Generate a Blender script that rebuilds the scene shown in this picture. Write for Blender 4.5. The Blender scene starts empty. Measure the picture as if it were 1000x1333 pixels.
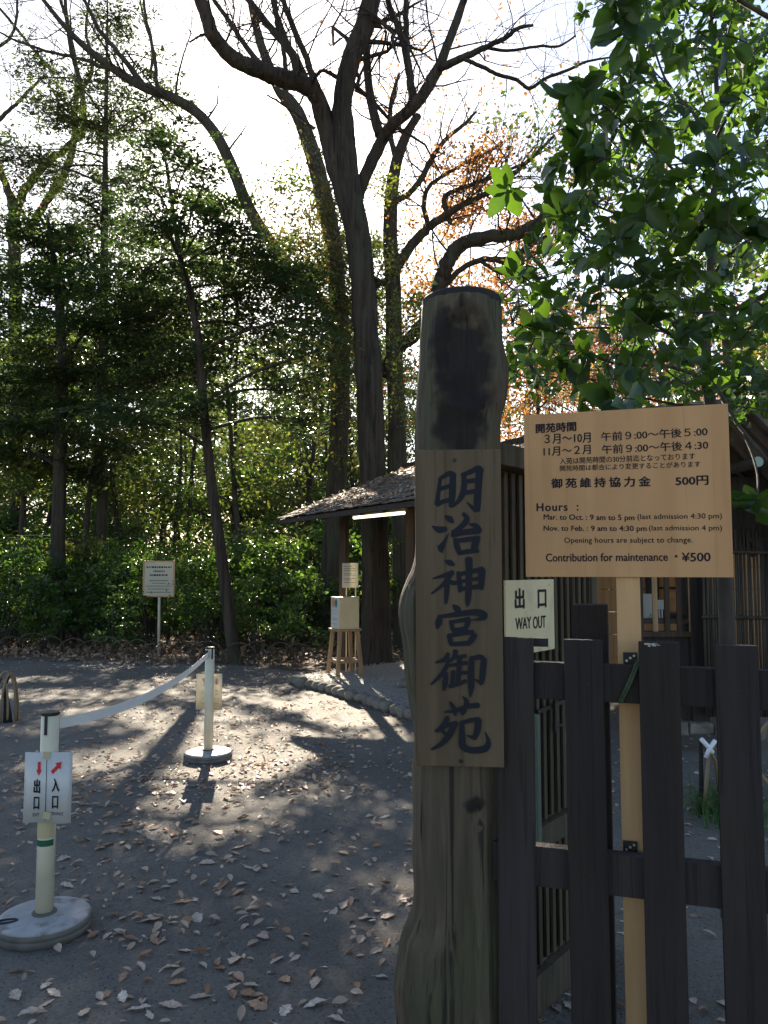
import bpy, bmesh, math, random
import numpy as np
from mathutils import Vector, Matrix, noise as mnoise

R = math.radians
SC = bpy.context.scene
COL = SC.collection

# ------------------------------------------------------------------ camera, sky, sun, exposure
CAM_H, PITCH, FPX = 1.6, R(4.2), 1000.0
SUN_EL, SUN_AZ = R(29.0), R(-9.4)          # azimuth measured from +Y towards +X
EXPOSURE, SKY_STRENGTH, SUN_STRENGTH = 2.35, 0.055, 5.0

cam = bpy.data.cameras.new('camera')
cam.sensor_fit = 'VERTICAL'; cam.sensor_height = 36.0; cam.lens = 36.0 * FPX / 1333.0
cam.clip_start = 0.05; cam.clip_end = 800
camo = bpy.data.objects.new('camera', cam); COL.objects.link(camo)
camo.location = (0, 0, CAM_H); camo.rotation_euler = (R(90) + PITCH, 0, 0)
SC.camera = camo

world = bpy.data.worlds.new('World'); SC.world = world; world.use_nodes = True
nt = world.node_tree; nt.nodes.clear()
sky = nt.nodes.new('ShaderNodeTexSky'); sky.sky_type = 'NISHITA'; sky.sun_disc = False
sky.sun_elevation = SUN_EL; sky.sun_rotation = SUN_AZ; sky.air_density = 1.0; sky.dust_density = 0.8; sky.ozone_density = 1.0
bg = nt.nodes.new('ShaderNodeBackground'); bg.inputs['Strength'].default_value = SKY_STRENGTH
wo = nt.nodes.new('ShaderNodeOutputWorld')
nt.links.new(sky.outputs[0], bg.inputs[0]); nt.links.new(bg.outputs[0], wo.inputs[0])

sun = bpy.data.lights.new('sun', 'SUN'); sun.energy = SUN_STRENGTH; sun.angle = R(0.53); sun.color = (1.0, 0.88, 0.70)
suno = bpy.data.objects.new('sun', sun); COL.objects.link(suno)
SUN_DIR = Vector((math.sin(SUN_AZ) * math.cos(SUN_EL), math.cos(SUN_AZ) * math.cos(SUN_EL), math.sin(SUN_EL)))
suno.rotation_euler = SUN_DIR.to_track_quat('Z', 'Y').to_euler()

SC.view_settings.view_transform = 'Standard'; SC.view_settings.look = 'None'
SC.view_settings.exposure = EXPOSURE; SC.view_settings.gamma = 1.0
SC.render.engine = 'CYCLES'
try:
    cy = SC.cycles
    cy.max_bounces = 7; cy.diffuse_bounces = 4; cy.glossy_bounces = 2; cy.transmission_bounces = 4
    cy.transparent_max_bounces = 4; cy.sample_clamp_indirect = 6.0
    cy.use_denoising = True
except Exception:
    pass

# ------------------------------------------------------------------ helpers
CP, SP = math.cos(PITCH), math.sin(PITCH)
CAMP = Vector((0, 0, CAM_H))

def ray(px, py):
    u, v = (px - 500.0) / FPX, (666.5 - py) / FPX
    return Vector((u, CP - SP * v, SP + CP * v))

def at(px, py, d):                          # the point seen at a pixel of the photograph, d metres down the view
    r = ray(px, py)
    return CAMP + r * (d / r.y)

def gp(px, py, z=0.0):                      # ground point seen at a pixel
    r = ray(px, py)
    return CAMP + r * ((z - CAM_H) / r.z)

def on_plane(px, py, p0, n):
    r = ray(px, py)
    return CAMP + r * ((p0 - CAMP).dot(n) / r.dot(n))

def tag(o, label=None, cat=None, group=None, kind=None):
    if label: o['label'] = label
    if cat: o['category'] = cat
    if group: o['group'] = group
    if kind: o['kind'] = kind
    return o

def empty(name, loc=(0, 0, 0), rz=0.0, label=None, cat=None, group=None):
    o = bpy.data.objects.new(name, None); COL.objects.link(o)
    o.location = loc; o.rotation_euler = (0, 0, rz); o.empty_display_size = 0.1
    return tag(o, label, cat, group)

def link(name, me, mat, parent=None, wl=False):
    o = bpy.data.objects.new(name, me); COL.objects.link(o)
    if mat is not None and len(me.materials) == 0: me.materials.append(mat)
    if parent is not None:
        o.parent = parent
        if wl:                              # mesh was given in world space: undo the parent's own place
            m = Matrix.Translation(parent.location) @ parent.rotation_euler.to_matrix().to_4x4()
            o.matrix_parent_inverse = m.inverted()
    return o

class MB:
    def __init__(s): s.v = []; s.f = []
    def box(s, c, size, rot=None, taper=None):
        hx, hy, hz = size[0] / 2, size[1] / 2, size[2] / 2
        b = len(s.v)
        for x, y, z in ((-1, -1, -1), (1, -1, -1), (1, 1, -1), (-1, 1, -1), (-1, -1, 1), (1, -1, 1), (1, 1, 1), (-1, 1, 1)):
            k = taper if (taper and z > 0) else 1.0
            p = Vector((x * hx * k, y * hy * k, z * hz))
            if rot is not None: p = rot @ p
            s.v.append(tuple(p + Vector(c)))
        for q in ((0, 3, 2, 1), (4, 5, 6, 7), (0, 1, 5, 4), (1, 2, 6, 5), (2, 3, 7, 6), (3, 0, 4, 7)):
            s.f.append(tuple(b + i for i in q))
        return s
    def bar(s, a, b, w, h, up=(0, 0, 1)):
        a, b = Vector(a), Vector(b); d = (b - a).normalized(); u = Vector(up)
        sx = d.cross(u)
        if sx.length < 1e-4: sx = d.cross(Vector((0, 1, 0)))
        sx.normalize(); u = sx.cross(d).normalized(); k = len(s.v)
        for p in (a, b):
            for i, j in ((-1, -1), (1, -1), (1, 1), (-1, 1)):
                s.v.append(tuple(p + sx * (i * w / 2) + u * (j * h / 2)))
        s.f += [(k, k + 1, k + 2, k + 3), (k + 7, k + 6, k + 5, k + 4)]
        for i in range(4):
            j = (i + 1) % 4; s.f.append((k + j, k + i, k + 4 + i, k + 4 + j))
        return s
    def tube(s, pts, rad, n=8, cap=True, ridge=0.0, rk=9.0, seed=0.0):
        pts = [Vector(p) for p in pts]; m = len(pts); k = len(s.v)
        t = (pts[1] - pts[0]).normalized()
        u = t.cross(Vector((0, 1, 0)) if abs(t.y) < 0.9 else Vector((1, 0, 0))).normalized()
        for i in range(m):
            tt = (pts[min(i + 1, m - 1)] - pts[max(i - 1, 0)])
            if tt.length > 1e-9: t = tt.normalized()
            u = (u - t * u.dot(t)).normalized(); w = t.cross(u)
            for j in range(n):
                a = 2 * math.pi * j / n; r = rad[i]
                dv = u * math.cos(a) + w * math.sin(a)
                if ridge:
                    q = Vector((dv.x * rk, dv.y * rk, pts[i].z * 2.2 + seed))
                    r *= 1 + ridge * (abs(mnoise.noise(q)) * 2.2 - 0.5) + ridge * 0.8 * mnoise.noise(q * 0.3)
                s.v.append(tuple(pts[i] + dv * r))
        for i in range(m - 1):
            for j in range(n):
                j2 = (j + 1) % n
                s.f.append((k + i * n + j, k + i * n + j2, k + (i + 1) * n + j2, k + (i + 1) * n + j))
        if cap:
            s.f.append(tuple(k + j for j in range(n))[::-1]); s.f.append(tuple(k + (m - 1) * n + j for j in range(n)))
        return s
    def lathe(s, prof, n=32, c=(0, 0, 0)):
        k = len(s.v); m = len(prof)
        for r, z in prof:
            for j in range(n):
                a = 2 * math.pi * j / n
                s.v.append((c[0] + r * math.cos(a), c[1] + r * math.sin(a), c[2] + z))
        for i in range(m - 1):
            for j in range(n):
                j2 = (j + 1) % n
                s.f.append((k + i * n + j, k + i * n + j2, k + (i + 1) * n + j2, k + (i + 1) * n + j))
        s.f.append(tuple(k + j for j in range(n))[::-1]); s.f.append(tuple(k + (m - 1) * n + j for j in range(n)))
        return s
    def poly(s, pts):
        k = len(s.v); s.v += [tuple(p) for p in pts]; s.f.append(tuple(range(k, k + len(pts)))); return s
    def strip(s, left, right):
        k = len(s.v); m = len(left)
        for a, b in zip(left, right): s.v += [tuple(a), tuple(b)]
        for i in range(m - 1): s.f.append((k + 2 * i, k + 2 * i + 1, k + 2 * i + 3, k + 2 * i + 2))
        return s
    def mesh(s, name, smooth=False, bevel=0.0):
        me = bpy.data.meshes.new(name); me.from_pydata(s.v, [], s.f); me.update()
        if bevel:
            bm = bmesh.new(); bm.from_mesh(me)
            bmesh.ops.recalc_face_normals(bm, faces=bm.faces)
            bmesh.ops.bevel(bm, geom=list(bm.edges), offset=bevel, segments=2, affect='EDGES', profile=0.6)
            bm.to_mesh(me); bm.free()
        if smooth:
            me.polygons.foreach_set('use_smooth', [True] * len(me.polygons))
        return me
    def build(s, name, mat, parent=None, smooth=False, bevel=0.0, wl=False):
        return link(name, s.mesh(name, smooth, bevel), mat, parent, wl)

def catmull(pts, k=6):
    """pts: list of tuples of any length; smooth resample."""
    P = [np.array(p, float) for p in pts]
    if len(P) < 3: k = max(k, 3)
    out = []
    for i in range(len(P) - 1):
        p0, p1, p2, p3 = P[max(i - 1, 0)], P[i], P[i + 1], P[min(i + 2, len(P) - 1)]
        for j in range(k):
            t = j / k
            out.append(0.5 * (2 * p1 + (p2 - p0) * t + (2 * p0 - 5 * p1 + 4 * p2 - p3) * t * t + (3 * p1 - p0 - 3 * p2 + p3) * t ** 3))
    out.append(P[-1])
    return out

# ------------------------------------------------------------------ materials
def new_mat(name):
    m = bpy.data.materials.new(name); m.use_nodes = True
    t = m.node_tree; b = t.nodes['Principled BSDF']
    return m, t, b

def noisy(name, c1, c2, scale=6, rough=0.8, stretch=(1, 1, 1), bump=0.3, bscale=None, detail=6, spec=0.3, c3=None, s3=1.5, t3=(0.5, 0.65),
          dist=0.3, bdist=0.01, lo=0.3, hi=0.7, metal=0.0, third_stretch=(1, 1, 1)):
    m, t, b = new_mat(name); N = t.nodes; L = t.links
    tc = N.new('ShaderNodeTexCoord'); mp = N.new('ShaderNodeMapping'); mp.inputs['Scale'].default_value = stretch
    L.new(tc.outputs['Object'], mp.inputs[0])
    nz = N.new('ShaderNodeTexNoise'); nz.inputs['Scale'].default_value = scale; nz.inputs['Detail'].default_value = detail
    nz.inputs['Distortion'].default_value = dist; L.new(mp.outputs[0], nz.inputs['Vector'])
    cr = N.new('ShaderNodeValToRGB'); cr.color_ramp.elements[0].position = lo; cr.color_ramp.elements[1].position = hi
    cr.color_ramp.elements[0].color = (*c1, 1); cr.color_ramp.elements[1].color = (*c2, 1)
    L.new(nz.outputs[0], cr.inputs[0]); out = cr.outputs[0]
    if c3 is not None:
        mp3 = N.new('ShaderNodeMapping'); mp3.inputs['Scale'].default_value = third_stretch; L.new(tc.outputs['Object'], mp3.inputs[0])
        n3 = N.new('ShaderNodeTexNoise'); n3.inputs['Scale'].default_value = s3; n3.inputs['Detail'].default_value = 5
        L.new(mp3.outputs[0], n3.inputs['Vector'])
        mr = N.new('ShaderNodeMapRange'); mr.inputs[1].default_value = t3[0]; mr.inputs[2].default_value = t3[1]; L.new(n3.outputs[0], mr.inputs[0])
        mx = N.new('ShaderNodeMix'); mx.data_type = 'RGBA'; L.new(mr.outputs[0], mx.inputs[0]); L.new(out, mx.inputs[6]); mx.inputs[7].default_value = (*c3, 1)
        out = mx.outputs[2]
    L.new(out, b.inputs['Base Color'])
    b.inputs['Roughness'].default_value = rough; b.inputs['Specular IOR Level'].default_value = spec; b.inputs['Metallic'].default_value = metal
    if bump:
        nb = N.new('ShaderNodeTexNoise'); nb.inputs['Scale'].default_value = bscale or scale * 2; nb.inputs['Detail'].default_value = 8
        L.new(mp.outputs[0], nb.inputs['Vector'])
        bp = N.new('ShaderNodeBump'); bp.inputs['Strength'].default_value = bump; bp.inputs['Distance'].default_value = bdist
        L.new(nb.outputs[0], bp.inputs['Height']); L.new(bp.outputs[0], b.inputs['Normal'])
    return m

def flat(name, c, rough=0.6, spec=0.3, metal=0.0):
    m, t, b = new_mat(name)
    b.inputs['Base Color'].default_value = (*c, 1); b.inputs['Roughness'].default_value = rough
    b.inputs['Specular IOR Level'].default_value = spec; b.inputs['Metallic'].default_value = metal
    return m

def leafmat(name, cols, trans, tfac=0.45, rough=0.4, spec=0.4):
    """cols: list of colours picked per leaf; trans: tint multiplier for light coming through."""
    m, t, b = new_mat(name); N = t.nodes; L = t.links
    ge = N.new('ShaderNodeNewGeometry'); cr = N.new('ShaderNodeValToRGB')
    e = cr.color_ramp.elements
    while len(e) < len(cols): e.new(0.5)
    for i, c in enumerate(cols):
        e[i].position = i / max(1, len(cols) - 1); e[i].color = (*c, 1)
    L.new(ge.outputs['Random Per Island'], cr.inputs[0])
    L.new(cr.outputs[0], b.inputs['Base Color']); b.inputs['Roughness'].default_value = rough; b.inputs['Specular IOR Level'].default_value = spec
    mu = N.new('ShaderNodeMix'); mu.data_type = 'RGBA'; mu.blend_type = 'MULTIPLY'; mu.inputs[0].default_value = 1.0
    L.new(cr.outputs[0], mu.inputs[6]); mu.inputs[7].default_value = (*trans, 1); mu.clamp_result = False
    tr = N.new('ShaderNodeBsdfTranslucent'); L.new(mu.outputs[2], tr.inputs[0])
    mx = N.new('ShaderNodeMixShader'); mx.inputs[0].default_value = tfac
    L.new(b.outputs[0], mx.inputs[1]); L.new(tr.outputs[0], mx.inputs[2])
    L.new(mx.outputs[0], N['Material Output'].inputs[0])
    return m

def streaky(name, c1, c2, crack, moss=None, s=1.0, bump=0.8, mossz=(0.5, 0.7), dist=1.2, crackamt=0.8):
    m, t, b = new_mat(name); N = t.nodes; L = t.links
    tc = N.new('ShaderNodeTexCoord')
    def mapped(sc):
        mp = N.new('ShaderNodeMapping'); mp.inputs['Scale'].default_value = sc; L.new(tc.outputs['Object'], mp.inputs[0]); return mp.outputs[0]
    def noise(vec, scale, det, di=0.0):
        n = N.new('ShaderNodeTexNoise'); n.inputs['Scale'].default_value = scale; n.inputs['Detail'].default_value = det; n.inputs['Distortion'].default_value = di; L.new(vec, n.inputs['Vector']); return n.outputs[0]
    g = noise(mapped((1, 1, .07)), 16 * s, 8, dist); g2 = noise(mapped((1, 1, .035)), 55 * s, 6, dist * .6); big = noise(mapped((1, 1, .6)), 3.5, 5, .5)
    cr = N.new('ShaderNodeValToRGB'); e = cr.color_ramp.elements; e[0].position = .3; e[1].position = .7; e[0].color = (*c1, 1); e[1].color = (*c2, 1); L.new(g, cr.inputs[0]); out = cr.outputs[0]
    def mixc(fac_src, lo, hi, col, amt=1.0):
        nonlocal out
        mr = N.new('ShaderNodeMapRange'); mr.inputs[1].default_value = lo; mr.inputs[2].default_value = hi; mr.inputs[4].default_value = amt; L.new(fac_src, mr.inputs[0])
        mx = N.new('ShaderNodeMix'); mx.data_type = 'RGBA'; L.new(mr.outputs[0], mx.inputs[0]); L.new(out, mx.inputs[6]); mx.inputs[7].default_value = (*col, 1); out = mx.outputs[2]
    if moss is not None: mixc(big, mossz[0], mossz[1], moss, .75)
    mixc(g2, .58, .66, crack, crackamt); mixc(g, .66, .78, crack, .5)
    L.new(out, b.inputs['Base Color']); b.inputs['Roughness'].default_value = .85; b.inputs['Specular IOR Level'].default_value = .25
    ad = N.new('ShaderNodeMath'); ad.operation = 'SUBTRACT'; L.new(g, ad.inputs[0]); L.new(g2, ad.inputs[1])
    bp = N.new('ShaderNodeBump'); bp.inputs['Strength'].default_value = bump; bp.inputs['Distance'].default_value = .014; L.new(ad.outputs[0], bp.inputs['Height']); L.new(bp.outputs[0], b.inputs['Normal'])
    return m

M = {}
M['leaf_dark'] = leafmat('leaf_dark', [(0.020, 0.038, 0.018), (0.033, 0.056, 0.023), (0.05, 0.073, 0.026), (0.027, 0.047, 0.02)], (2.0, 2.1, 1.1), 0.38)
M['leaf_olive'] = leafmat('leaf_olive', [(0.05, 0.065, 0.02), (0.08, 0.09, 0.025), (0.12, 0.10, 0.03), (0.05, 0.07, 0.02)], (1.5, 1.4, 0.9), 0.4)
M['leaf_fir'] = leafmat('leaf_fir', [(0.03, 0.05, 0.022), (0.05, 0.075, 0.028), (0.075, 0.10, 0.03)], (1.8, 1.8, 1.0), 0.35)
M['leaf_far'] = leafmat('leaf_far', [(0.03, 0.05, 0.02), (0.05, 0.075, 0.022), (0.08, 0.10, 0.03), (0.035, 0.055, 0.025)], (1.2, 1.2, 0.8), 0.3)
M['leaf_mid'] = leafmat('leaf_mid', [(0.04, 0.08, 0.02), (0.07, 0.13, 0.025), (0.11, 0.14, 0.03), (0.05, 0.09, 0.02)], (1.5, 1.5, 0.9), 0.42)
M['leaf_yellow'] = leafmat('leaf_yellow', [(0.08, 0.12, 0.025), (0.13, 0.17, 0.03), (0.18, 0.17, 0.04), (0.08, 0.115, 0.03)], (1.2, 1.2, 0.8), 0.42)
M['leaf_autumn'] = leafmat('leaf_autumn', [(0.36, 0.13, 0.05), (0.42, 0.20, 0.06), (0.42, 0.27, 0.07), (0.32, 0.11, 0.06)], (0.75, 0.72, 0.6), 0.55, 0.6, 0.2)
M['leaf_red'] = leafmat('leaf_red', [(0.34, 0.12, 0.08), (0.38, 0.17, 0.10), (0.34, 0.23, 0.11), (0.18, 0.18, 0.07)], (0.75, 0.72, 0.7), 0.55, 0.6, 0.2)
M['leaf_big'] = leafmat('leaf_big', [(0.02, 0.042, 0.012), (0.034, 0.064, 0.016), (0.05, 0.09, 0.018), (0.026, 0.05, 0.015)], (2.9, 3.1, 0.9), 0.40, 0.34, 0.4)
M['leaf_shrub'] = leafmat('leaf_shrub', [(0.025, 0.05, 0.016), (0.045, 0.085, 0.02), (0.07, 0.115, 0.03), (0.035, 0.065, 0.02)], (2.6, 2.8, 1.2), 0.38, 0.22, 0.6)
M['leaf_dry'] = leafmat('leaf_dry', [(0.34, 0.24, 0.17), (0.46, 0.34, 0.25), (0.52, 0.41, 0.31), (0.36, 0.22, 0.14), (0.30, 0.15, 0.08), (0.5, 0.38, 0.28)], (1.0, 0.85, 0.7), 0.18, 0.6, 0.35)
M['leaf_litter'] = leafmat('leaf_litter', [(0.20, 0.13, 0.08), (0.34, 0.23, 0.15), (0.42, 0.31, 0.22), (0.24, 0.12, 0.06), (0.30, 0.22, 0.15)], (1.0, 0.8, 0.6), 0.2, 0.6, 0.3)
M['grass'] = leafmat('grass', [(0.03, 0.07, 0.02), (0.05, 0.11, 0.03), (0.09, 0.14, 0.05)], (2.4, 2.6, 1.4), 0.35, 0.35, 0.5)
M['bark'] = streaky('bark', (0.018, 0.0135, 0.0105), (0.070, 0.052, 0.038), (0.010, 0.008, 0.0065), (0.05, 0.052, 0.032), .42, 1.0, (.5, .7), 2.0, .9)
M['bark_grey'] = streaky('bark_grey', (0.026, 0.020, 0.015), (0.082, 0.065, 0.048), (0.014, 0.011, 0.009), (0.06, 0.066, 0.036), .5, .9, (.45, .65), 2.0, .8)
M['bark_thin'] = noisy('bark_thin', (0.03, 0.025, 0.02), (0.07, 0.058, 0.045), 14, 0.85, (1, 1, 0.4), 0.4, 20)

def path_mat():
    m, t, b = new_mat('path_gravel'); N = t.nodes; L = t.links
    tc = N.new('ShaderNodeTexCoord')
    def nz(s, d=6): 
        n = N.new('ShaderNodeTexNoise'); n.inputs['Scale'].default_value = s; n.inputs['Detail'].default_value = d; L.new(tc.outputs['Object'], n.inputs['Vector']); return n
    a, f, big = nz(60, 4), nz(260, 3), nz(0.9, 5)
    cr = N.new('ShaderNodeValToRGB'); e = cr.color_ramp.elements
    e[0].position = 0.33; e[0].color = (0.092, 0.081, 0.071, 1); e[1].position = 0.68; e[1].color = (0.210, 0.188, 0.160, 1)
    mixv = N.new('ShaderNodeMath'); mixv.operation = 'ADD'
    ml = N.new('ShaderNodeMath'); ml.operation = 'MULTIPLY'; ml.inputs[1].default_value = 0.5
    L.new(a.outputs[0], mixv.inputs[0]); L.new(f.outputs[0], mixv.inputs[1]); L.new(mixv.outputs[0], ml.inputs[0]); L.new(ml.outputs[0], cr.inputs[0])
    mr = N.new('ShaderNodeMapRange'); mr.inputs[1].default_value = 0.35; mr.inputs[2].default_value = 0.7; mr.inputs[3].default_value = 0.8; mr.inputs[4].default_value = 1.15
    L.new(big.outputs[0], mr.inputs[0])
    mx = N.new('ShaderNodeMix'); mx.data_type = 'RGBA'; mx.blend_type = 'MULTIPLY'; mx.inputs[0].default_value = 1.0
    L.new(cr.outputs[0], mx.inputs[6]); L.new(mr.outputs[0], mx.inputs[7])
    # dark grit flecks
    vo = N.new('ShaderNodeTexVoronoi'); vo.inputs['Scale'].default_value = 42; L.new(tc.outputs['Object'], vo.inputs['Vector'])
    lt = N.new('ShaderNodeMath'); lt.operation = 'LESS_THAN'; lt.inputs[1].default_value = 0.2; L.new(vo.outputs['Distance'], lt.inputs[0])
    gt = N.new('ShaderNodeMath'); gt.operation = 'GREATER_THAN'; gt.inputs[1].default_value = 0.48; L.new(a.outputs[0], gt.inputs[0])
    an = N.new('ShaderNodeMath'); an.operation = 'MULTIPLY'; L.new(lt.outputs[0], an.inputs[0]); L.new(gt.outputs[0], an.inputs[1])
    m2 = N.new('ShaderNodeMix'); m2.data_type = 'RGBA'; L.new(an.outputs[0], m2.inputs[0]); L.new(mx.outputs[2], m2.inputs[6]); m2.inputs[7].default_value = (0.03, 0.027, 0.025, 1)
    L.new(m2.outputs[2], b.inputs['Base Color']); b.inputs['Roughness'].default_value = 0.85; b.inputs['Specular IOR Level'].default_value = 0.35
    bp = N.new('ShaderNodeBump'); bp.inputs['Strength'].default_value = 0.9; bp.inputs['Distance'].default_value = 0.02
    L.new(ml.outputs[0], bp.inputs['Height'])
    bp2 = N.new('ShaderNodeBump'); bp2.inputs['Strength'].default_value = 0.3; bp2.inputs['Distance'].default_value = 0.05
    n4 = nz(9, 5); L.new(n4.outputs[0], bp2.inputs['Height']); L.new(bp.outputs[0], bp2.inputs['Normal']); L.new(bp2.outputs[0], b.inputs['Normal'])
    return m
M['path'] = path_mat()
M['soil'] = noisy('soil', (0.045, 0.034, 0.026), (0.12, 0.085, 0.06), 14, 0.95, bump=0.6, bscale=40, bdist=0.03, c3=(0.16, 0.10, 0.065), s3=3)
M['gravel'] = noisy('gravel', (0.20, 0.19, 0.17), (0.46, 0.43, 0.38), 45, 0.9, bump=0.9, bscale=60, bdist=0.03, detail=3)
M['stone'] = noisy('stone', (0.09, 0.078, 0.064), (0.24, 0.21, 0.17), 9, 0.85, bump=0.4, bdist=0.01)
M['post_wood'] = streaky('post_wood', (0.046, 0.035, 0.024), (0.125, 0.095, 0.061), (0.014, 0.011, 0.009), (0.060, 0.072, 0.032), 1.0, 1.0, (0.42, 0.64))
def vary(m, lo, hi):
    t = m.node_tree; N = t.nodes; L = t.links; b = N['Principled BSDF']; src = b.inputs['Base Color'].links[0].from_socket
    oi = N.new('ShaderNodeObjectInfo'); mr = N.new('ShaderNodeMapRange'); mr.inputs[3].default_value = lo; mr.inputs[4].default_value = hi; L.new(oi.outputs['Random'], mr.inputs[0])
    mx = N.new('ShaderNodeMix'); mx.data_type = 'RGBA'; mx.blend_type = 'MULTIPLY'; mx.inputs[0].default_value = 1; L.new(src, mx.inputs[6]); L.new(mr.outputs[0], mx.inputs[7]); L.new(mx.outputs[2], b.inputs['Base Color'])

def add_knot(m, x, z, rx, rz, col):
    t = m.node_tree; N = t.nodes; L = t.links; b = N['Principled BSDF']; src = b.inputs['Base Color'].links[0].from_socket
    tc = N.new('ShaderNodeTexCoord'); mp = N.new('ShaderNodeMapping'); mp.inputs['Location'].default_value = (-x / rx, 0, -z / rz); mp.inputs['Scale'].default_value = (1 / rx, 0, 1 / rz)
    L.new(tc.outputs['Object'], mp.inputs[0])
    ln = N.new('ShaderNodeVectorMath'); ln.operation = 'LENGTH'; L.new(mp.outputs[0], ln.inputs[0])
    nz = N.new('ShaderNodeTexNoise'); nz.inputs['Scale'].default_value = 18; nz.inputs['Detail'].default_value = 5; L.new(tc.outputs['Object'], nz.inputs['Vector'])
    ad = N.new('ShaderNodeMath'); ad.operation = 'MULTIPLY_ADD'; ad.inputs[1].default_value = 1.5; L.new(nz.outputs[0], ad.inputs[0]); L.new(ln.outputs['Value'], ad.inputs[2])
    mr = N.new('ShaderNodeMapRange'); mr.inputs[1].default_value = 1.9; mr.inputs[2].default_value = 1.45; mr.inputs[4].default_value = .9; L.new(ad.outputs[0], mr.inputs[0])
    mx = N.new('ShaderNodeMix'); mx.data_type = 'RGBA'; L.new(mr.outputs[0], mx.inputs[0]); L.new(src, mx.inputs[6]); mx.inputs[7].default_value = (*col, 1); L.new(mx.outputs[2], b.inputs['Base Color'])
for _x, _y, _rx, _rz in ((604, 480, .082, .16), (600, 545, .07, .12), (617, 1045, .03, .022), (575, 440, .03, .10)):
    _p = at(_x, _y, 2.0); add_knot(M['post_wood'], _p.x, _p.z, _rx, _rz, (0.014, 0.0115, 0.011))
M['plate_wood'] = streaky('plate_wood', (0.080, 0.056, 0.032), (0.128, 0.093, 0.055), (0.05, 0.032, 0.018), (0.085, 0.06, 0.035), 1.2, 0.35, (0.55, 0.75), .6, .45)
M['ink'] = flat('ink', (0.012, 0.013, 0.018), 0.7, 0.2)
M['lid'] = noisy('lid', (0.012, 0.011, 0.011), (0.028, 0.026, 0.025), 20, 0.8, bump=0.2)
M['fence_paint'] = streaky('fence_paint', (0.022, 0.0165, 0.0135), (0.038, 0.0285, 0.023), (0.012, 0.0095, 0.0095), (0.030, 0.026, 0.028), 1.6, .55, (.45, .7), .5, .55)
vary(M['fence_paint'], .78, 1.3)
M['tan_wood'] = streaky('tan_wood', (0.48, 0.257, 0.115), (0.56, 0.313, 0.145), (0.41, 0.215, 0.094), (0.45, 0.246, 0.115), .9, .06, (.45, .7), .5, .4)
M['post_tan'] = noisy('post_tan', (0.48, 0.28, 0.13), (0.58, 0.355, 0.17), 12, 0.75, (3, 3, 0.2), 0.15, 30, c3=(0.2, 0.12, 0.06), s3=6, t3=(0.62, 0.8), bdist=0.003)
M['board_wood'] = streaky('board_wood', (0.050, 0.041, 0.027), (0.098, 0.081, 0.052), (0.024, 0.019, 0.013), (0.046, 0.048, 0.027), 1.3, .5)
M['brown_wood'] = noisy('brown_wood', (0.034, 0.021, 0.015), (0.075, 0.046, 0.030), 9, 0.75, (3, 3, 0.15), 0.3, 22, bdist=0.004)
M['dark_wood'] = noisy('dark_wood', (0.018, 0.014, 0.012), (0.045, 0.034, 0.027), 9, 0.75, (3, 3, 0.15), 0.3, 22, bdist=0.004)
M['warm_wood'] = noisy('warm_wood', (0.26, 0.13, 0.05), (0.40, 0.21, 0.09), 7, 0.65, (3, 3, 0.15), 0.2, 22, bdist=0.003)
M['stool_wood'] = noisy('stool_wood', (0.24, 0.14, 0.07), (0.38, 0.24, 0.13), 10, 0.7, (3, 3, 0.2), 0.2, 22, bdist=0.003)
M['bamboo_dark'] = noisy('bamboo_dark', (0.02, 0.016, 0.012), (0.065, 0.05, 0.036), 12, 0.7, (3, 3, 0.2), 0.2, 22)
M['bamboo'] = noisy('bamboo', (0.16, 0.105, 0.06), (0.28, 0.20, 0.115), 9, 0.55, (1, 1, 0.4), 0.15, 22)
M['shingle'] = noisy('shingle', (0.055, 0.045, 0.038), (0.17, 0.14, 0.115), 7, 0.9, (1, 1, 1), 0.5, 30, c3=(0.24, 0.2, 0.16), s3=6, t3=(0.55, 0.7))
M['ivory'] = noisy('ivory', (0.58, 0.51, 0.31), (0.66, 0.59, 0.37), 5, 0.5, bump=0.05, c3=(0.42, 0.38, 0.27), s3=7, t3=(0.6, 0.8))
M['ivory_pole'] = noisy('ivory_pole', (0.55, 0.49, 0.36), (0.67, 0.60, 0.45), 6, 0.4, bump=0.05, c3=(0.33, 0.29, 0.2), s3=5, t3=(0.62, 0.8), third_stretch=(2, 2, .7))
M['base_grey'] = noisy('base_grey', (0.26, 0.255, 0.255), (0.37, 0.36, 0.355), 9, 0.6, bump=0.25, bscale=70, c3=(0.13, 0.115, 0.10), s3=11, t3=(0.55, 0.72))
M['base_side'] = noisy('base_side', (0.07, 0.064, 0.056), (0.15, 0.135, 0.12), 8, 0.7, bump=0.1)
M['black'] = flat('black', (0.012, 0.012, 0.014), 0.45, 0.4)
M['black_metal'] = noisy('black_metal', (0.012, 0.012, 0.012), (0.03, 0.028, 0.026), 40, 0.5, bump=0.2)
M['steel'] = flat('steel', (0.45, 0.42, 0.36), 0.4, 0.5, 0.8)
M['cord_green'] = noisy('cord_green', (0.035, 0.055, 0.028), (0.07, 0.095, 0.05), 80, 0.8, bump=0.4)
M['black_cord'] = flat('black_cord', (0.018, 0.016, 0.015), 0.8)
M['hoop_old'] = noisy('hoop_old', (0.045, 0.034, 0.024), (0.12, 0.09, 0.06), 6, .7)
M['white_tie'] = flat('white_tie', (0.72, 0.71, 0.74), 0.6)
M['red'] = flat('red', (0.55, 0.025, 0.03), 0.55)
M['faded_red'] = flat('faded_red', (0.62, 0.30, 0.27), 0.55)
M['faded_ink'] = flat('faded_ink', (0.42, 0.39, 0.34), 0.6)
M['green_tape'] = flat('green_tape', (0.02, 0.09, 0.05), 0.5)
M['old_tape'] = flat('old_tape', (0.46, 0.38, 0.22), 0.5)
M['teal'] = flat('teal', (0.03, 0.16, 0.16), 0.6)
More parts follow.
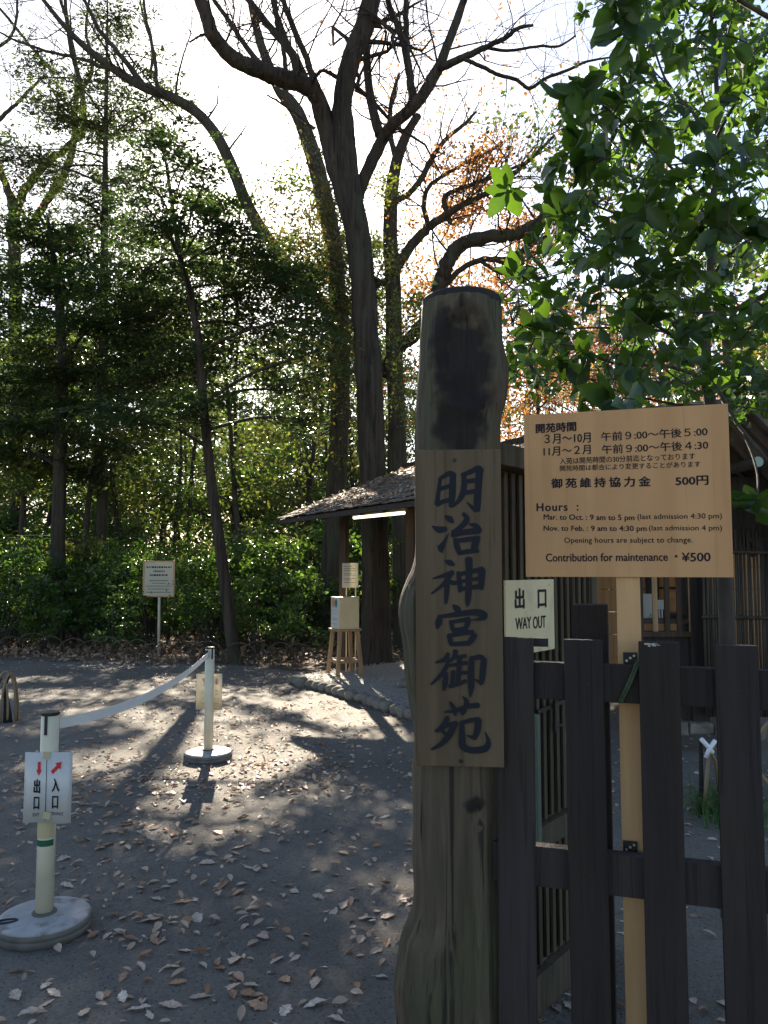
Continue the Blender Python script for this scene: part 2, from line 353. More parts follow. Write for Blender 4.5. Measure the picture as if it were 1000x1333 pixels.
M['orange_print'] = flat('orange_print', (0.45, 0.22, 0.09), 0.6)
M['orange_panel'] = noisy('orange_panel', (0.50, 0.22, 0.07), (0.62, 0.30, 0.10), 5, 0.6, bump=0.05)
M['green_end'] = flat('green_end', (0.30, 0.42, 0.36), 0.6)
M['edge_green'] = noisy('edge_green', (0.085, 0.11, 0.085), (0.13, 0.155, 0.12), 12, .7, (1, 1, .2))
M['green_plastic'] = flat('green_plastic', (0.02, 0.16, 0.09), 0.4)

def paper_mat(name, c, t=0.3):
    m, tr_, b = new_mat(name); N = tr_.nodes; L = tr_.links
    tc = N.new('ShaderNodeTexCoord'); nz = N.new('ShaderNodeTexNoise'); nz.inputs['Scale'].default_value = 5; L.new(tc.outputs['Object'], nz.inputs['Vector'])
    cr = N.new('ShaderNodeValToRGB'); cr.color_ramp.elements[0].color = (c[0] * .9, c[1] * .88, c[2] * .82, 1); cr.color_ramp.elements[1].color = (*c, 1)
    L.new(nz.outputs[0], cr.inputs[0]); L.new(cr.outputs[0], b.inputs['Base Color']); b.inputs['Roughness'].default_value = 0.25
    ts = N.new('ShaderNodeBsdfTranslucent'); L.new(cr.outputs[0], ts.inputs[0])
    mx = N.new('ShaderNodeMixShader'); mx.inputs[0].default_value = t
    L.new(b.outputs[0], mx.inputs[1]); L.new(ts.outputs[0], mx.inputs[2]); L.new(mx.outputs[0], N['Material Output'].inputs[0])
    return m
M['paper'] = paper_mat('paper', (0.72, 0.72, 0.72), 0.3)
M['paper_old'] = paper_mat('paper_old', (0.62, 0.58, 0.47), 0.35)
M['belt'] = paper_mat('belt', (0.86, 0.87, 0.88), 0.5)
M['box_card'] = noisy('box_card', (0.58, 0.44, 0.25), (0.66, 0.51, 0.30), 5, 0.7, bump=0.05)

def lamp_mat():
    m, t, b = new_mat('lamp_tube'); b.inputs['Base Color'].default_value = (.9, .88, .8, 1)
    b.inputs['Emission Color'].default_value = (1.0, 0.86, 0.62, 1); b.inputs['Emission Strength'].default_value = 0.55
    return m
M['lamp'] = lamp_mat()

# ------------------------------------------------------------------ lettering
def glyphs(body, bold=0.0, spacing=1.0):
    c = bpy.data.curves.new('txt', 'FONT'); c.body = body; c.size = 1.0; c.offset = bold; c.space_character = spacing; c.resolution_u = 3
    o = bpy.data.objects.new('txt', c); COL.objects.link(o)
    dg = bpy.context.evaluated_depsgraph_get(); dg.update()
    me = bpy.data.meshes.new_from_object(o.evaluated_get(dg))
    v = np.array([x.co[:] for x in me.vertices]); f = [tuple(p.vertices) for p in me.polygons]
    bpy.data.objects.remove(o); bpy.data.curves.remove(c); bpy.data.meshes.remove(me)
    return v, f

class Letters:
    """Collects text fitted into boxes of a board: 2-D board coordinates, z out of the board."""
    def __init__(s): s.v = []; s.f = []
    def fit(s, body, x0, y0, x1, y1, bold=0.0, spacing=1.0, shear=0.0, z=0.0, mirror=False):
        if bold:                            # heavier strokes: the glyphs laid again a hair to each side
            e = bold * abs(y1 - y0) * 1.9
            for k, (ex, ey) in enumerate(((-e, 0), (e, 0), (0, e * .7), (0, -e * .7))):
                s.fit(body, x0 + ex, y0 + ey, x1 + ex, y1 + ey, 0, spacing, shear, z + .00004 * (k + 1), mirror)
        v, f = glyphs(body, 0.0, spacing)
        mn, mx = v.min(0), v.max(0)
        k = len(s.v)
        for p in v:
            a = (p[0] - mn[0]) / (mx[0] - mn[0]); b_ = (p[1] - mn[1]) / (mx[1] - mn[1])
            if mirror: a = 1 - a
            x = x0 + a * (x1 - x0); y = y0 + b_ * (y1 - y0) + shear * a
            s.v.append((x, y, z))
        s.f += [tuple(k + i for i in q) for q in f]
    def poly(s, pts, z=0.0):
        k = len(s.v); s.v += [(x, y, z) for x, y in pts]; s.f.append(tuple(range(k, k + len(pts))))
    def rect(s, x0, y0, x1, y1, z=0.0):
        s.poly([(x0, y0), (x1, y0), (x1, y1), (x0, y1)], z)
    def build(s, name, mat, parent, O, U, V, N, out=0.0012):
        """O world origin, U right, V up, N out."""
        m = MB(); m.f = s.f
        m.v = [tuple(O + U * x + V * y + N * (out + z)) for x, y, z in s.v]
        return m.build(name, mat, parent, wl=True)

# ------------------------------------------------------------------ foliage in bulk
def rnd_unit(rng, n):
    v = rng.normal(size=(n, 3)); return v / np.linalg.norm(v, axis=1, keepdims=True)

def mesh_np(name, V, F):
    nv, (nf, k) = len(V), F.shape
    me = bpy.data.meshes.new(name)
    me.vertices.add(nv); me.vertices.foreach_set('co', V.astype(np.float32).ravel())
    me.loops.add(nf * k); me.loops.foreach_set('vertex_index', F.astype(np.int32).ravel())
    me.polygons.add(nf); me.polygons.foreach_set('loop_start', np.arange(0, nf * k, k, dtype=np.int32))
    try: me.polygons.foreach_set('loop_total', np.full(nf, k, dtype=np.int32))
    except Exception: pass
    me.update(calc_edges=True)
    return me

SHAPES = {
    'quad': (np.array([(0, 0, 0), (-.5, .45, .06), (0, 1, 0), (.5, .5, .06)]), np.array([[0, 3, 2, 1]])),
    'leaf': (np.array([(0, 0, 0), (-.36, .25, .09), (0, .3, 0), (.36, .25, .09), (-.47, .55, .1), (0, .62, -.02), (.47, .55, .1), (-.22, .86, .04), (0, 1.0, -.08), (.22, .86, .04)]),
             np.array([[0, 2, 1, 1], [0, 3, 2, 2], [1, 2, 5, 4], [2, 3, 6, 5], [4, 5, 8, 7], [5, 6, 9, 8]])),
}

def leaves_mesh(name, P, size, aspect, rng, mode='random', shape='quad', axis=None, tilt=0.5, nrm=None):
    """A mesh of many leaves: P base points, size per leaf."""
    n = len(P)
    if nrm is None:
        if mode == 'flat':
            nrm = np.tile([0, 0, 1.0], (n, 1)) + rng.normal(size=(n, 3)) * tilt
        else:
            nrm = rnd_unit(rng, n) + np.array([0, 0, 0.35])
    nrm = nrm / np.linalg.norm(nrm, axis=1, keepdims=True)
    if axis is None: axis = rnd_unit(rng, n)
    axis = axis - nrm * (axis * nrm).sum(1, keepdims=True)
    axis /= np.linalg.norm(axis, axis=1, keepdims=True) + 1e-9
    side = np.cross(axis, nrm)
    S, F = SHAPES[shape]
    sz = np.asarray(size).reshape(-1, 1, 1) * np.ones((n, 1, 1))
    V = P[:, None, :] + sz * (S[None, :, 0:1] * aspect * side[:, None, :] + S[None, :, 1:2] * axis[:, None, :] + S[None, :, 2:3] * nrm[:, None, :] * 1.0)
    k = S.shape[0]
    if shape == 'leaf':
        tri = np.array([[0, 2, 1], [0, 3, 2], [1, 2, 5], [1, 5, 4], [2, 3, 6], [2, 6, 5], [4, 5, 8], [4, 8, 7], [5, 6, 9], [5, 9, 8]])
        FF = (np.arange(n)[:, None, None] * k + tri[None]).reshape(-1, 3)
    else:
        FF = (np.arange(n)[:, None, None] * k + F[None]).reshape(-1, F.shape[1])
    me = mesh_np(name, V.reshape(-1, 3), FF)
    if shape == 'leaf': me.polygons.foreach_set('use_smooth', np.ones(len(me.polygons), dtype=bool))
    return me

# gaps in the crowns through which the sun reaches the ground (ellipses on the ground, given by where they are seen)
SUNGAPS = []
for px, py, rx, ry, keep in ((440, 922, 90, 24, .04), (330, 905, 50, 12, .25), (250, 945, 120, 22, .12), (330, 968, 130, 24, .12), (280, 1015, 85, 34, .06), (215, 1055, 75, 38, .12), (300, 1062, 80, 26, .15), (400, 1040, 60, 22, .35), (120, 990, 70, 20, .3), (230, 1095, 60, 22, .25), (180, 1105, 45, 26, .3),
                             (70, 905, 110, 9, .15), (45, 885, 70, 5, .25), (150, 925, 80, 9, .3), (475, 890, 80, 14, .04), (520, 905, 40, 10, .1), (300, 1175, 60, 12, .5), (500, 1150, 40, 14, .5), (410, 975, 90, 14, .3)):
    c = gp(px, py); e1 = gp(px + rx, py); e2 = gp(px, py - ry); e3 = gp(px, py + ry)
    SUNGAPS.append((c.x, (e2.y + e3.y) / 2, abs(e1.x - c.x), abs(e2.y - e3.y) / 2, keep))
SD = np.array(SUN_DIR)
def gap_at(p, rx, ry, k):
    q = Vector(p) - SUN_DIR * (p[2] / SUN_DIR.z); SUNGAPS.append((q.x, q.y, rx, ry, k))
gap_at(at(500, 634, 11.8), .9, 1.6, .15); gap_at(at(505, 890, 10.7), .6, .8, .08); gap_at(at(450, 800, 10.9), .5, .9, .3)
HIGHGAPS = []                              # openings that let light down onto the shrubs; only what is overhead gives way
_r = random.Random(17)
for _ in range(26): HIGHGAPS.append((_r.uniform(-8, 1.2), _r.uniform(11.5, 18.5), _r.uniform(.4, .9), _r.uniform(.6, 1.6), .2))

def sun_keep(P, rng):
    g = P - SD[None] * (P[:, 2] / SD[2])[:, None]
    pr = np.ones(len(P))
    rag = (np.sin(3.1 * g[:, 0] + 1.3 * g[:, 1]) + np.sin(2.3 * g[:, 0] - 4.1 * g[:, 1] + 1) + np.sin(6.7 * g[:, 0] + 5.3 * g[:, 1] + 2) + np.sin(9.1 * g[:, 0] - 6.1 * g[:, 1])) * .22
    for cx, cy_, rx, ry, k in SUNGAPS:
        q = ((g[:, 0] - cx) / rx) ** 2 + ((g[:, 1] - cy_) / ry) ** 2 + rag
        pr = np.where(q < 1, np.minimum(pr, k), pr)
    for cx, cy_, rx, ry, k in HIGHGAPS:
        q = ((g[:, 0] - cx) / rx) ** 2 + ((g[:, 1] - cy_) / ry) ** 2
        pr = np.where((q < 1) & (P[:, 2] > 2.3), np.minimum(pr, k), pr)
    return rng.random(len(P)) < pr

def clump(rng, c, r, n, sub=22, spread=0.22, flat_=0.5):
    """n leaf points in an ellipsoid (radii r) made of smaller tufts."""
    m = max(1, n // sub)
    q = rnd_unit(rng, m) * (rng.random((m, 1)) ** 0.45) * np.array(r) + np.array(c)
    P = np.repeat(q, sub, 0) + rng.normal(size=(m * sub, 3)) * np.array([spread, spread, spread * flat_])
    return P

def sprays(rng, c, r, m, L=(.45, .85), per=55, out=None):
    """flat fans of leaves (points, leaf axes, normals) lying in layers inside an ellipsoid"""
    q = rnd_unit(rng, m) * (rng.random((m, 1)) ** 0.5) * np.array(r) + np.array(c)
    az = rng.uniform(0, 2 * np.pi, m)
    if out is not None:
        o = q - np.array(out); az = np.arctan2(o[:, 1], o[:, 0]) + rng.normal(size=m) * .9
    ln = rng.uniform(L[0], L[1], m); tl = rng.normal(size=m) * .16 - .06; rl = rng.normal(size=m) * .2
    F = np.c_[np.cos(az), np.sin(az), tl]; F /= np.linalg.norm(F, axis=1, keepdims=True)
    Sd = np.c_[-np.sin(az), np.cos(az), rl]; Sd /= np.linalg.norm(Sd, axis=1, keepdims=True); Nn = np.cross(F, Sd)
    t = rng.random((m, per)); sg = np.where(rng.random((m, per)) < .5, -1, 1); w = sg * rng.random((m, per)) ** .8 * .42 * (1.05 - t * .85)
    # twigs: gather the leaves into side branchlets
    t = np.clip(np.round(t * 6) / 6 + rng.normal(size=t.shape) * .03 + np.abs(w) * .35, 0, 1.15)
    P = q[:, None] + F[:, None] * (ln[:, None] * (t - .4))[..., None] + Sd[:, None] * (ln[:, None] * w)[..., None]
    P[..., 2] -= (ln[:, None] * .18 * t ** 2) - rng.normal(size=t.shape) * .012
    A = F[:, None] * .7 + Sd[:, None] * sg[..., None] * .7 + rng.normal(size=P.shape) * .35
    NN = Nn[:, None] + rng.normal(size=P.shape) * .28
    return P.reshape(-1, 3), A.reshape(-1, 3), NN.reshape(-1, 3), q, F

class Tree:
    def __init__(s, name, base, label, cat='tree', group=None, seed=0):
        s.o = empty(name, base, 0, label, cat, group); s.w = MB(); s.rng = np.random.default_rng(seed); s.r = random.Random(seed); s.samples = []; s.tips = []
    def limb(s, pts, rad, n=8, k=5, ridge=0.0, rk=9.0, jit=0.0, keep=True):
        q = catmull([(*p, r) for p, r in zip(pts, rad)], k)
        P = [Vector(a[:3]) for a in q]; Rr = [max(0.002, a[3]) for a in q]
        if jit:
            for i in range(1, len(P)): P[i] += Vector(s.rng.normal(size=3)) * jit * Rr[i]
        s.w.tube(P, Rr, n, True, ridge, rk, s.r.random() * 50)
        if keep: s.samples += list(zip(P, Rr))
        return P, Rr
    def px(s, pts, d, n=8, k=5, ridge=0.0, jit=0.0, scale=1.0, keep=True, rk=9.0):
        """limb from (px, py, width_px[, depth offset]) tuples."""
        P = [at(p[0], p[1], d + (p[3] if len(p) > 3 else 0)) for p in pts]
        Rr = [p[2] * scale * (d + (p[3] if len(p) > 3 else 0)) / FPX / 2 for p in pts]
        return s.limb(P, Rr, n, k, ridge, rk, jit, keep)
    def twig(s, p, d, L, r, lev, n=3, up=0.25, wig=0.6, tips=True, fork=3):
        seg = 4; P = [Vector(p)]; d = Vector(d).normalized()
        for i in range(seg):
            d = (d + Vector(s.rng.normal(size=3)) * wig * 0.5 + Vector((0, 0, up * 0.25))).normalized(); P.append(P[-1] + d * (L / seg))
        Rr = [r * (1 - 0.72 * i / seg) for i in range(seg + 1)]
        s.w.tube(P, Rr, 5 if r > 0.02 else (4 if r > 0.008 else 3), False)
        if lev > 0:
            for _ in range(fork):
                i = s.r.randint(1, seg); q = Vector(s.rng.normal(size=3)); q = (d * 0.7 + q.normalized() * 0.8).normalized()
                s.twig(P[i], q, L * s.r.uniform(.45, .75), Rr[i] * .65, lev - 1, n, up, wig, tips, fork)
        elif tips: s.tips += [P[-1], P[-2]]
    def sprout(s, P, Rr, count, L, lev=2, t0=0.2, up=0.3, rs=0.35, rmax=0.05, fork=3, tips=True):
        m = len(P)
        for _ in range(count):
            i = min(m - 2, int(m * s.r.uniform(t0, 1))); d = (P[i + 1] - P[i]).normalized()
            q = Vector(s.rng.normal(size=3)); q = q - d * q.dot(d)
            dd = d * s.r.uniform(.3, .9) + q.normalized()
            s.twig(P[i], dd, L * s.r.uniform(.6, 1.2), min(rmax, Rr[i] * rs), lev, up=up, fork=fork, tips=tips)
    def wood(s, mat, smooth=True):
        o = s.w.build('trunk', mat, s.o, smooth, wl=True); return o
    def crown(s, P, mat, size=(.05, .09), aspect=.55, mode='random', shape='quad', gaps=True, tilt=.45, axis=None, name='crown', nrm=None):
        P = np.asarray(P, float)
        if gaps:
            kp = sun_keep(P, s.rng); P = P[kp]
            if axis is not None: axis = axis[kp]
            if nrm is not None: nrm = nrm[kp]
        sz = s.rng.uniform(size[0], size[1], len(P))
        me = leaves_mesh(name, P, sz, aspect, s.rng, mode, shape, axis, tilt, nrm)
        return link(name, me, mat, s.o, wl=True)

exec_order = []
# ================================================================== THE GROUND
def build_ground():
    m = MB(); n = 60; Rg = 320.0
    # one sheet out to the horizon, a little uneven in the woods
    ys = np.concatenate([np.linspace(-60, 10, 8), np.linspace(12, 60, 40), np.linspace(70, 400, 14)])
    xs = np.concatenate([np.linspace(-300, -40, 10), np.linspace(-36, 36, 50), np.linspace(40, 300, 10)])
    for y in ys:
        for x in xs:
            z = 0.0
            if y > 14: z = min(1.0, (y - 14) / 10) * (0.25 * mnoise.noise((x * .12, y * .12, 3)) + .12)
            m.v.append((x, y, z))
    w = len(xs)
    for j in range(len(ys) - 1):
        for i in range(w - 1):
            m.f.append((j * w + i, j * w + i + 1, (j + 1) * w + i + 1, (j + 1) * w + i))
    tag(m.build('ground', M['soil'], None, True), kind='structure')
    # the path: near side wide, ragged far edge along the woods
    edge = [(-14, 15.6), (-9, 14.9), (-6, 14.0), (-4.2, 13.6), (-2.9, 13.2), (-2.0, 12.6), (-1.3, 12.1), (1, 12.2), (3, 11.5), (12, 11.5)]
    E = catmull(edge, 8); p = MB()
    Lf = []; Rt = []
    for i, q in enumerate(E):
        j = 0.1 * mnoise.noise((q[0] * 2.5, q[1] * 2, 0.3))
        Lf.append((q[0], -14, 0.004)); Rt.append((q[0], q[1] + j, 0.004))
    p.strip(Lf, Rt)
    tag(p.build('path', M['path']), kind='structure')
build_ground()

# ------------------------------------------------------------------ gravel bed and its kerb of round stones
def build_bed():
    line = [(374, 888), (392, 893), (412, 898), (432, 903), (452, 909), (472, 915), (492, 922), (512, 929), (532, 936), (556, 945), (585, 957), (620, 970)]
    K = [gp(*p) for p in line]
    Q = catmull([(k.x, k.y) for k in K], 12)
    bed = MB()
    rng = random.Random(4)
    far = []
    near = []
    for i, q in enumerate(Q):
        t = i / (len(Q) - 1)
        near.append((q[0] + .03, q[1] + .06)); far.append((q[0] * 1 + 1.9 - .4 * t, q[1] + 1.9 - .6 * t))
    rows = 22; k0 = 0
    for i in range(len(Q)):
        for j in range(rows + 1):
            t = j / rows
            x = near[i][0] * (1 - t) + far[i][0] * t; y = near[i][1] * (1 - t) + far[i][1] * t
            z = 0.085 + 0.02 * mnoise.noise((x * 7, y * 7, 1)) if 0 < t < 1 else 0.0 if t == 1 else 0.06
            bed.v.append((x, y, z))
    w = rows + 1
    for i in range(len(Q) - 1):
        for j in range(rows):
            bed.f.append((i * w + j, (i + 1) * w + j, (i + 1) * w + j + 1, i * w + j + 1))
    tag(bed.build('gravel_bed', M['gravel'], None, True), kind='structure')
    # loose pebbles on it, as stuff
    r = np.random.default_rng(3); n = 2600
    ii = r.integers(0, len(Q), n); tt = r.random(n)
    P = np.array([[near[a][0] * (1 - t) + far[a][0] * t, near[a][1] * (1 - t) + far[a][1] * t, .095] for a, t in zip(ii, tt)]) + np.c_[r.normal(size=(n, 2)) * .03, r.random(n) * .01]
    m = MB()
    for p in P:
        s = r.uniform(.008, .022)
        k = len(m.v)
        for dx, dy, dz in ((1, 0, 0), (0, 1, 0), (-1, 0, 0), (0, -1, 0), (0, 0, .8)):
            m.v.append((p[0] + dx * s * r.uniform(.7, 1.2), p[1] + dy * s * r.uniform(.7, 1.2), p[2] + dz * s))
        for a in range(4): m.f.append((k + a, k + (a + 1) % 4, k + 4))
    tag(m.build('loose_gravel', M['gravel'], None, True), 'pale loose gravel covering the bed by the roofed gate', 'gravel', kind='stuff')
    # kerb stones
    acc = 0; last = Q[0]; prot = []
    for v in range(4):
        bm = bmesh.new(); bmesh.ops.create_icosphere(bm, subdivisions=3, radius=1)
        for vt in bm.verts:
            d = 1 + .22 * mnoise.noise(vt.co * 1.3 + Vector((v * 7, 0, 0))) + .05 * mnoise.noise(vt.co * 4)
            vt.co *= d
        me = bpy.data.meshes.new('kerb_stone'); bm.to_mesh(me); bm.free()
        me.polygons.foreach_set('use_smooth', [True] * len(me.polygons)); me.materials.append(M['stone']); prot.append(me)
    step = 0.155
    for q in Q[1:]:
        a = np.array(last); b = np.array(q); acc += np.linalg.norm(b - a); last = q
        if acc >= step:
            acc = 0; step = rng.uniform(.135, .19)
            o = bpy.data.objects.new('kerb_stone', rng.choice(prot)); COL.objects.link(o)
            o.location = (q[0] + rng.uniform(-.02, .02), q[1] + rng.uniform(-.02, .02), .055)
            o.scale = (step * .56, rng.uniform(.07, .095), rng.uniform(.06, .08)); o.rotation_euler = (rng.uniform(-.2, .2), rng.uniform(-.2, .2), -.55 + rng.uniform(-.25, .25))
            tag(o, 'rounded stone in the low kerb edging the gravel bed', 'kerb stone', 'kerb stones round the gravel bed')
build_bed()

# ================================================================== GATE POST WITH NAME BOARD
def build_gate_post():
    D = 2.10
    prof = [(400, 550, 651), (408, 549.5, 652), (440, 548, 653), (462, 547, 656), (482, 546, 659.5), (505, 544, 659), (525, 543, 656), (545, 542, 651), (585, 541, 650), (650, 541, 650), (715, 541, 651),
            (738, 537, 651), (755, 530, 651), (775, 523, 652), (795, 520.5, 652), (815, 521.5, 652), (835, 525, 652), (860, 527, 653), (890, 530, 653), (925, 536, 653), (960, 539, 653),
            (1010, 538, 653), (1060, 538, 653), (1110, 539.5, 653), (1160, 540, 654), (1180, 538, 655), (1200, 531, 657), (1222, 523, 658), (1250, 518.5, 658), (1275, 515, 658), (1300, 515.5, 659), (1333, 519, 660), (1400, 522, 664), (1505, 516, 670)]
    Q = catmull(prof, 7); n = 96; m = MB()
    ctr = at(600, 700, D)
    o = empty('gate_post', (ctr.x, D, 0), 0, 'tall gnarled log gate post with a flat lid, carrying the vertical name board', 'gate post')
    for q in Q:
        y, l, r = q
        pl, pr = at(l, y, D), at(r, y, D); z = pl.z
        cx, rx = (pl.x + pr.x) / 2, (pr.x - pl.x) / 2
        core = .118
        for j in range(n):
            a = 2 * math.pi * j / n; ca, sa = math.cos(a), math.sin(a)
            ry = core + (rx - core) * .45
            x = cx + rx * ca; yy = D + ry * sa
            v = Vector((ca * 2.2, sa * 2.2, z * 1.1))
            # long grain grooves and shallow lumps
            wob = mnoise.noise((ca * 1.3, sa * 1.3, z * 2.3)) * .35
            g = mnoise.noise((ca * 9 + wob * 4, sa * 9 + wob * 4, z * 1.2 + 9)) * .0052 + mnoise.noise(v) * .004 + mnoise.noise((ca * 22 + wob * 8, sa * 22, z * 2.5)) * .0024
            if z < .75: g += .006 * abs(mnoise.noise((ca * 5 + wob * 6, sa * 5 + z * 3, z * 1.6 + 4))) * (1 - z / .75) * 1.6
            if sa < 0:                         # facing the camera: the sunk oval knot near the top
                pk = Vector((x - at(600, 500, D).x, 0, z - at(600, 478, D).z)); e = math.hypot(pk.x / .062, pk.z / .115)
                g += -.011 * math.exp(-max(0, e - .75) ** 2 * 9) * (1 if e > .75 else 1) + .008 * math.exp(-((e - 1.25) / .22) ** 2)
                pk2 = Vector((x - at(617, 1045, D).x, 0, z - at(617, 1045, D).z)); e2 = math.hypot(pk2.x / .022, pk2.z / .018)
                g += -.008 * math.exp(-e2 * e2) + .003 * math.exp(-((e2 - 1.5) / .4) ** 2)
            m.v.append((x + ca * g * 1.4, yy + sa * g * 1.4, z))
    rows = len(Q)
    for i in range(rows - 1):
        for j in range(n):
            j2 = (j + 1) % n; m.f.append((i * n + j2, i * n + j, (i + 1) * n + j, (i + 1) * n + j2))
    m.f.append(tuple(range(n)))
    m.build('log', M['post_wood'], o, True, wl=True)
    lid = MB(); c = at(600.5, 391.5, D); rr = .1095
    lid.lathe([(rr - .008, -.026), (rr, -.022), (rr + .001, -.003), (rr - .004, .003), (.03, .006)], 48, (c.x + .001, D, c.z))
    lid.build('lid', M['lid'], o, False, wl=True)
    # name board fixed to its front
    P0 = at(596, 800, 1.968); yaw = R(-4.5)
    U = Vector((math.cos(yaw), math.sin(yaw), 0)); N = Vector((math.sin(yaw), -math.cos(yaw), 0)); V = Vector((0, 0, 1))
    def loc(px, py):
        p = on_plane(px, py, P0, N) - P0; return p.dot(U), p.dot(V)
    x0, yb = loc(542, 997); x1, yt = loc(652, 584.5)
    b = MB(); rot = Matrix(((U.x, -N.x, 0), (U.y, -N.y, 0), (0, 0, 1)))
    cpl = P0 + U * (x0 + x1) / 2 + V * (yb + yt) / 2 - N * .014
    b.box(cpl, (x1 - x0, .028, yt - yb), rot)
    bo = b.build('name_board', M['plate_wood'], o, False, .002, wl=True)
    S1 = [
        [(212, 205, 30), (200, 300, 34), (182, 425, 40)], [(200, 218, 28), (285, 168, 45), (335, 188, 40)], [(316, 180, 50), (312, 300, 58), (304, 442, 48)], [(208, 296, 34), (300, 268, 38)], [(180, 424, 46), (240, 398, 38), (305, 384, 45)],
        [(402, 165, 36), (410, 260, 48), (385, 360, 46), (322, 440, 16)], [(390, 182, 36), (470, 150, 42), (528, 122, 44), (562, 150, 30)], [(536, 140, 62), (526, 280, 58), (518, 400, 62), (520, 478, 40)], [(515, 470, 50), (480, 450, 34), (430, 404, 8)],
        [(418, 235, 38), (515, 222, 38)], [(405, 328, 40), (515, 312, 38)],
        [(250, 518, 18), (290, 545, 54), (320, 576, 18)], [(142, 602, 8), (205, 632, 56), (264, 622, 34)], [(282, 660, 5), (245, 735, 34), (218, 788, 56), (234, 822, 8)], [(188, 762, 8), (215, 785, 56)],
        [(398, 496, 28), (432, 545, 48), (380, 612, 46), (312, 662, 44)], [(306, 682, 40), (400, 655, 48), (540, 640, 52)], [(448, 585, 12), (505, 602, 46), (548, 645, 30)],
        [(334, 706, 34), (350, 770, 48), (376, 832, 40)], [(342, 725, 36), (440, 712, 42), (536, 700, 40)], [(512, 708, 60), (492, 780, 56), (492, 818, 44)], [(368, 826, 34), (440, 812, 42), (524, 804, 34)],
        [(248, 886, 10), (290, 905, 50), (330, 925, 14)], [(150, 1036, 12), (230, 1014, 32), (318, 984, 44)], [(302, 996, 38), (240, 1080, 34), (138, 1162, 14)], [(268, 1030, 40), (265, 1140, 44), (258, 1242, 24)], [(275, 1055, 24), (312, 1070, 40), (350, 1072, 30)],
        [(358, 980, 30), (370, 1060, 42), (376, 1144, 34)], [(362, 1002, 34), (460, 980, 38), (565, 955, 42)], [(556, 955, 58), (552, 1040, 56), (548, 1124, 42)], [(372, 1062, 28), (545, 1032, 32)], [(375, 1122, 36), (460, 1110, 36), (552, 1098, 44)],
        [(446, 866, 64), (450, 960, 58), (446, 1120, 52), (440, 1220, 46), (434, 1270, 8)],
    ]
    S2 = [
        [(318, -14, 24), (352, 18, 54), (380, 48, 24)], [(208, 66, 20), (198, 128, 56), (184, 178, 18)], [(192, 82, 26), (330, 64, 42), (480, 44, 52), (560, 58, 62), (588, 92, 36)], [(575, 85, 50), (520, 102, 24), (466, 106, 5)],
        [(296, 112, 26), (306, 150, 38), (318, 198, 34)], [(298, 126, 30), (380, 112, 34), (455, 98, 36)], [(450, 100, 40), (436, 140, 44), (418, 186, 36)], [(318, 192, 36), (422, 180, 36)], [(362, 195, 26), (350, 228, 24)],
        [(276, 226, 26), (292, 270, 42), (306, 316, 36)], [(284, 238, 36), (390, 216, 42), (485, 208, 40)], [(500, 226, 46), (470, 270, 50), (436, 312, 36)], [(308, 308, 36), (440, 298, 40)],
        [(276, 380, 30), (252, 430, 40), (172, 460, 16)], [(288, 424, 24), (235, 540, 38), (136, 640, 16)], [(262, 540, 30), (252, 620, 46), (242, 690, 20)], [(338, 358, 44), (330, 400, 38), (298, 452, 16)], [(308, 422, 26), (424, 404, 34)], [(285, 484, 28), (434, 460, 34)],
        [(372, 415, 38), (366, 520, 42), (356, 645, 36)], [(318, 525, 36), (310, 655, 36)], [(358, 546, 28), (434, 540, 32)], [(284, 656, 34), (360, 636, 36), (424, 608, 30)],
        [(472, 412, 44), (466, 560, 54), (466, 660, 52), (458, 748, 8)], [(462, 432, 36), (540, 412, 42), (580, 442, 36)], [(572, 428, 50), (562, 540, 52), (552, 628, 40)], [(556, 632, 40), (500, 596, 8)],
        [(244, 868, 14), (360, 850, 38), (440, 820, 40), (530, 812, 46)], [(290, 782, 14), (320, 830, 40), (338, 896, 20)], [(396, 738, 10), (430, 790, 44), (392, 886, 34)], [(274, 906, 32), (232, 990, 52), (170, 1028, 22)], [(245, 982, 38), (348, 958, 42)],
        [(338, 955, 46), (290, 1050, 54), (220, 1130, 42), (138, 1176, 18)], [(222, 1018, 18), (278, 1066, 36)], [(388, 944, 34), (392, 1080, 54), (402, 1150, 58), (470, 1182, 52), (580, 1168, 58), (608, 1110, 38), (580, 1028, 6)],
        [(380, 958, 34), (460, 936, 36), (535, 928, 42)], [(526, 926, 56), (516, 1020, 54), (490, 1090, 36)], [(495, 1082, 36), (426, 1058, 8)],
    ]
    L = Letters(); kz = 0
    for off, SS in ((590, S1), (790, S2)):
        for st in SS:
            q = catmull(st, 6); kz += 1; pts = []
            for i, p in enumerate(q):
                a = q[max(0, i - 1)]; c2 = q[min(len(q) - 1, i + 1)]; t = np.array([c2[0] - a[0], c2[1] - a[1]]); t /= np.linalg.norm(t) + 1e-9
                nn = np.array([-t[1], t[0]]); pts.append((p, t, nn))
            left = [(p[0] + nn[0] * p[2] / 2, p[1] + nn[1] * p[2] / 2) for p, t, nn in pts]
            right = [(p[0] - nn[0] * p[2] / 2, p[1] - nn[1] * p[2] / 2) for p, t, nn in pts]
            p, t, nn = pts[0]; cap0 = [(p[0] - t[0] * p[2] * .22, p[1] - t[1] * p[2] * .22)]
            p, t, nn = pts[-1]; cap1 = [(p[0] + t[0] * p[2] * .22, p[1] + t[1] * p[2] * .22)]
            def W(c): return loc(540 + c[0] / 6.35, off + c[1] / 6.35)
            z = .00005 * kz
            Lw, Rw = [W(c) for c in left], [W(c) for c in right]
            for i in range(len(Lw) - 1): L.poly([Lw[i], Lw[i + 1], Rw[i + 1], Rw[i]], z)
            L.poly([Lw[0], Rw[0], W(cap0[0])], z); L.poly([Rw[-1], Lw[-1], W(cap1[0])], z)
    L.build('lettering', M['ink'], bo, P0, U, V, N, .0008)
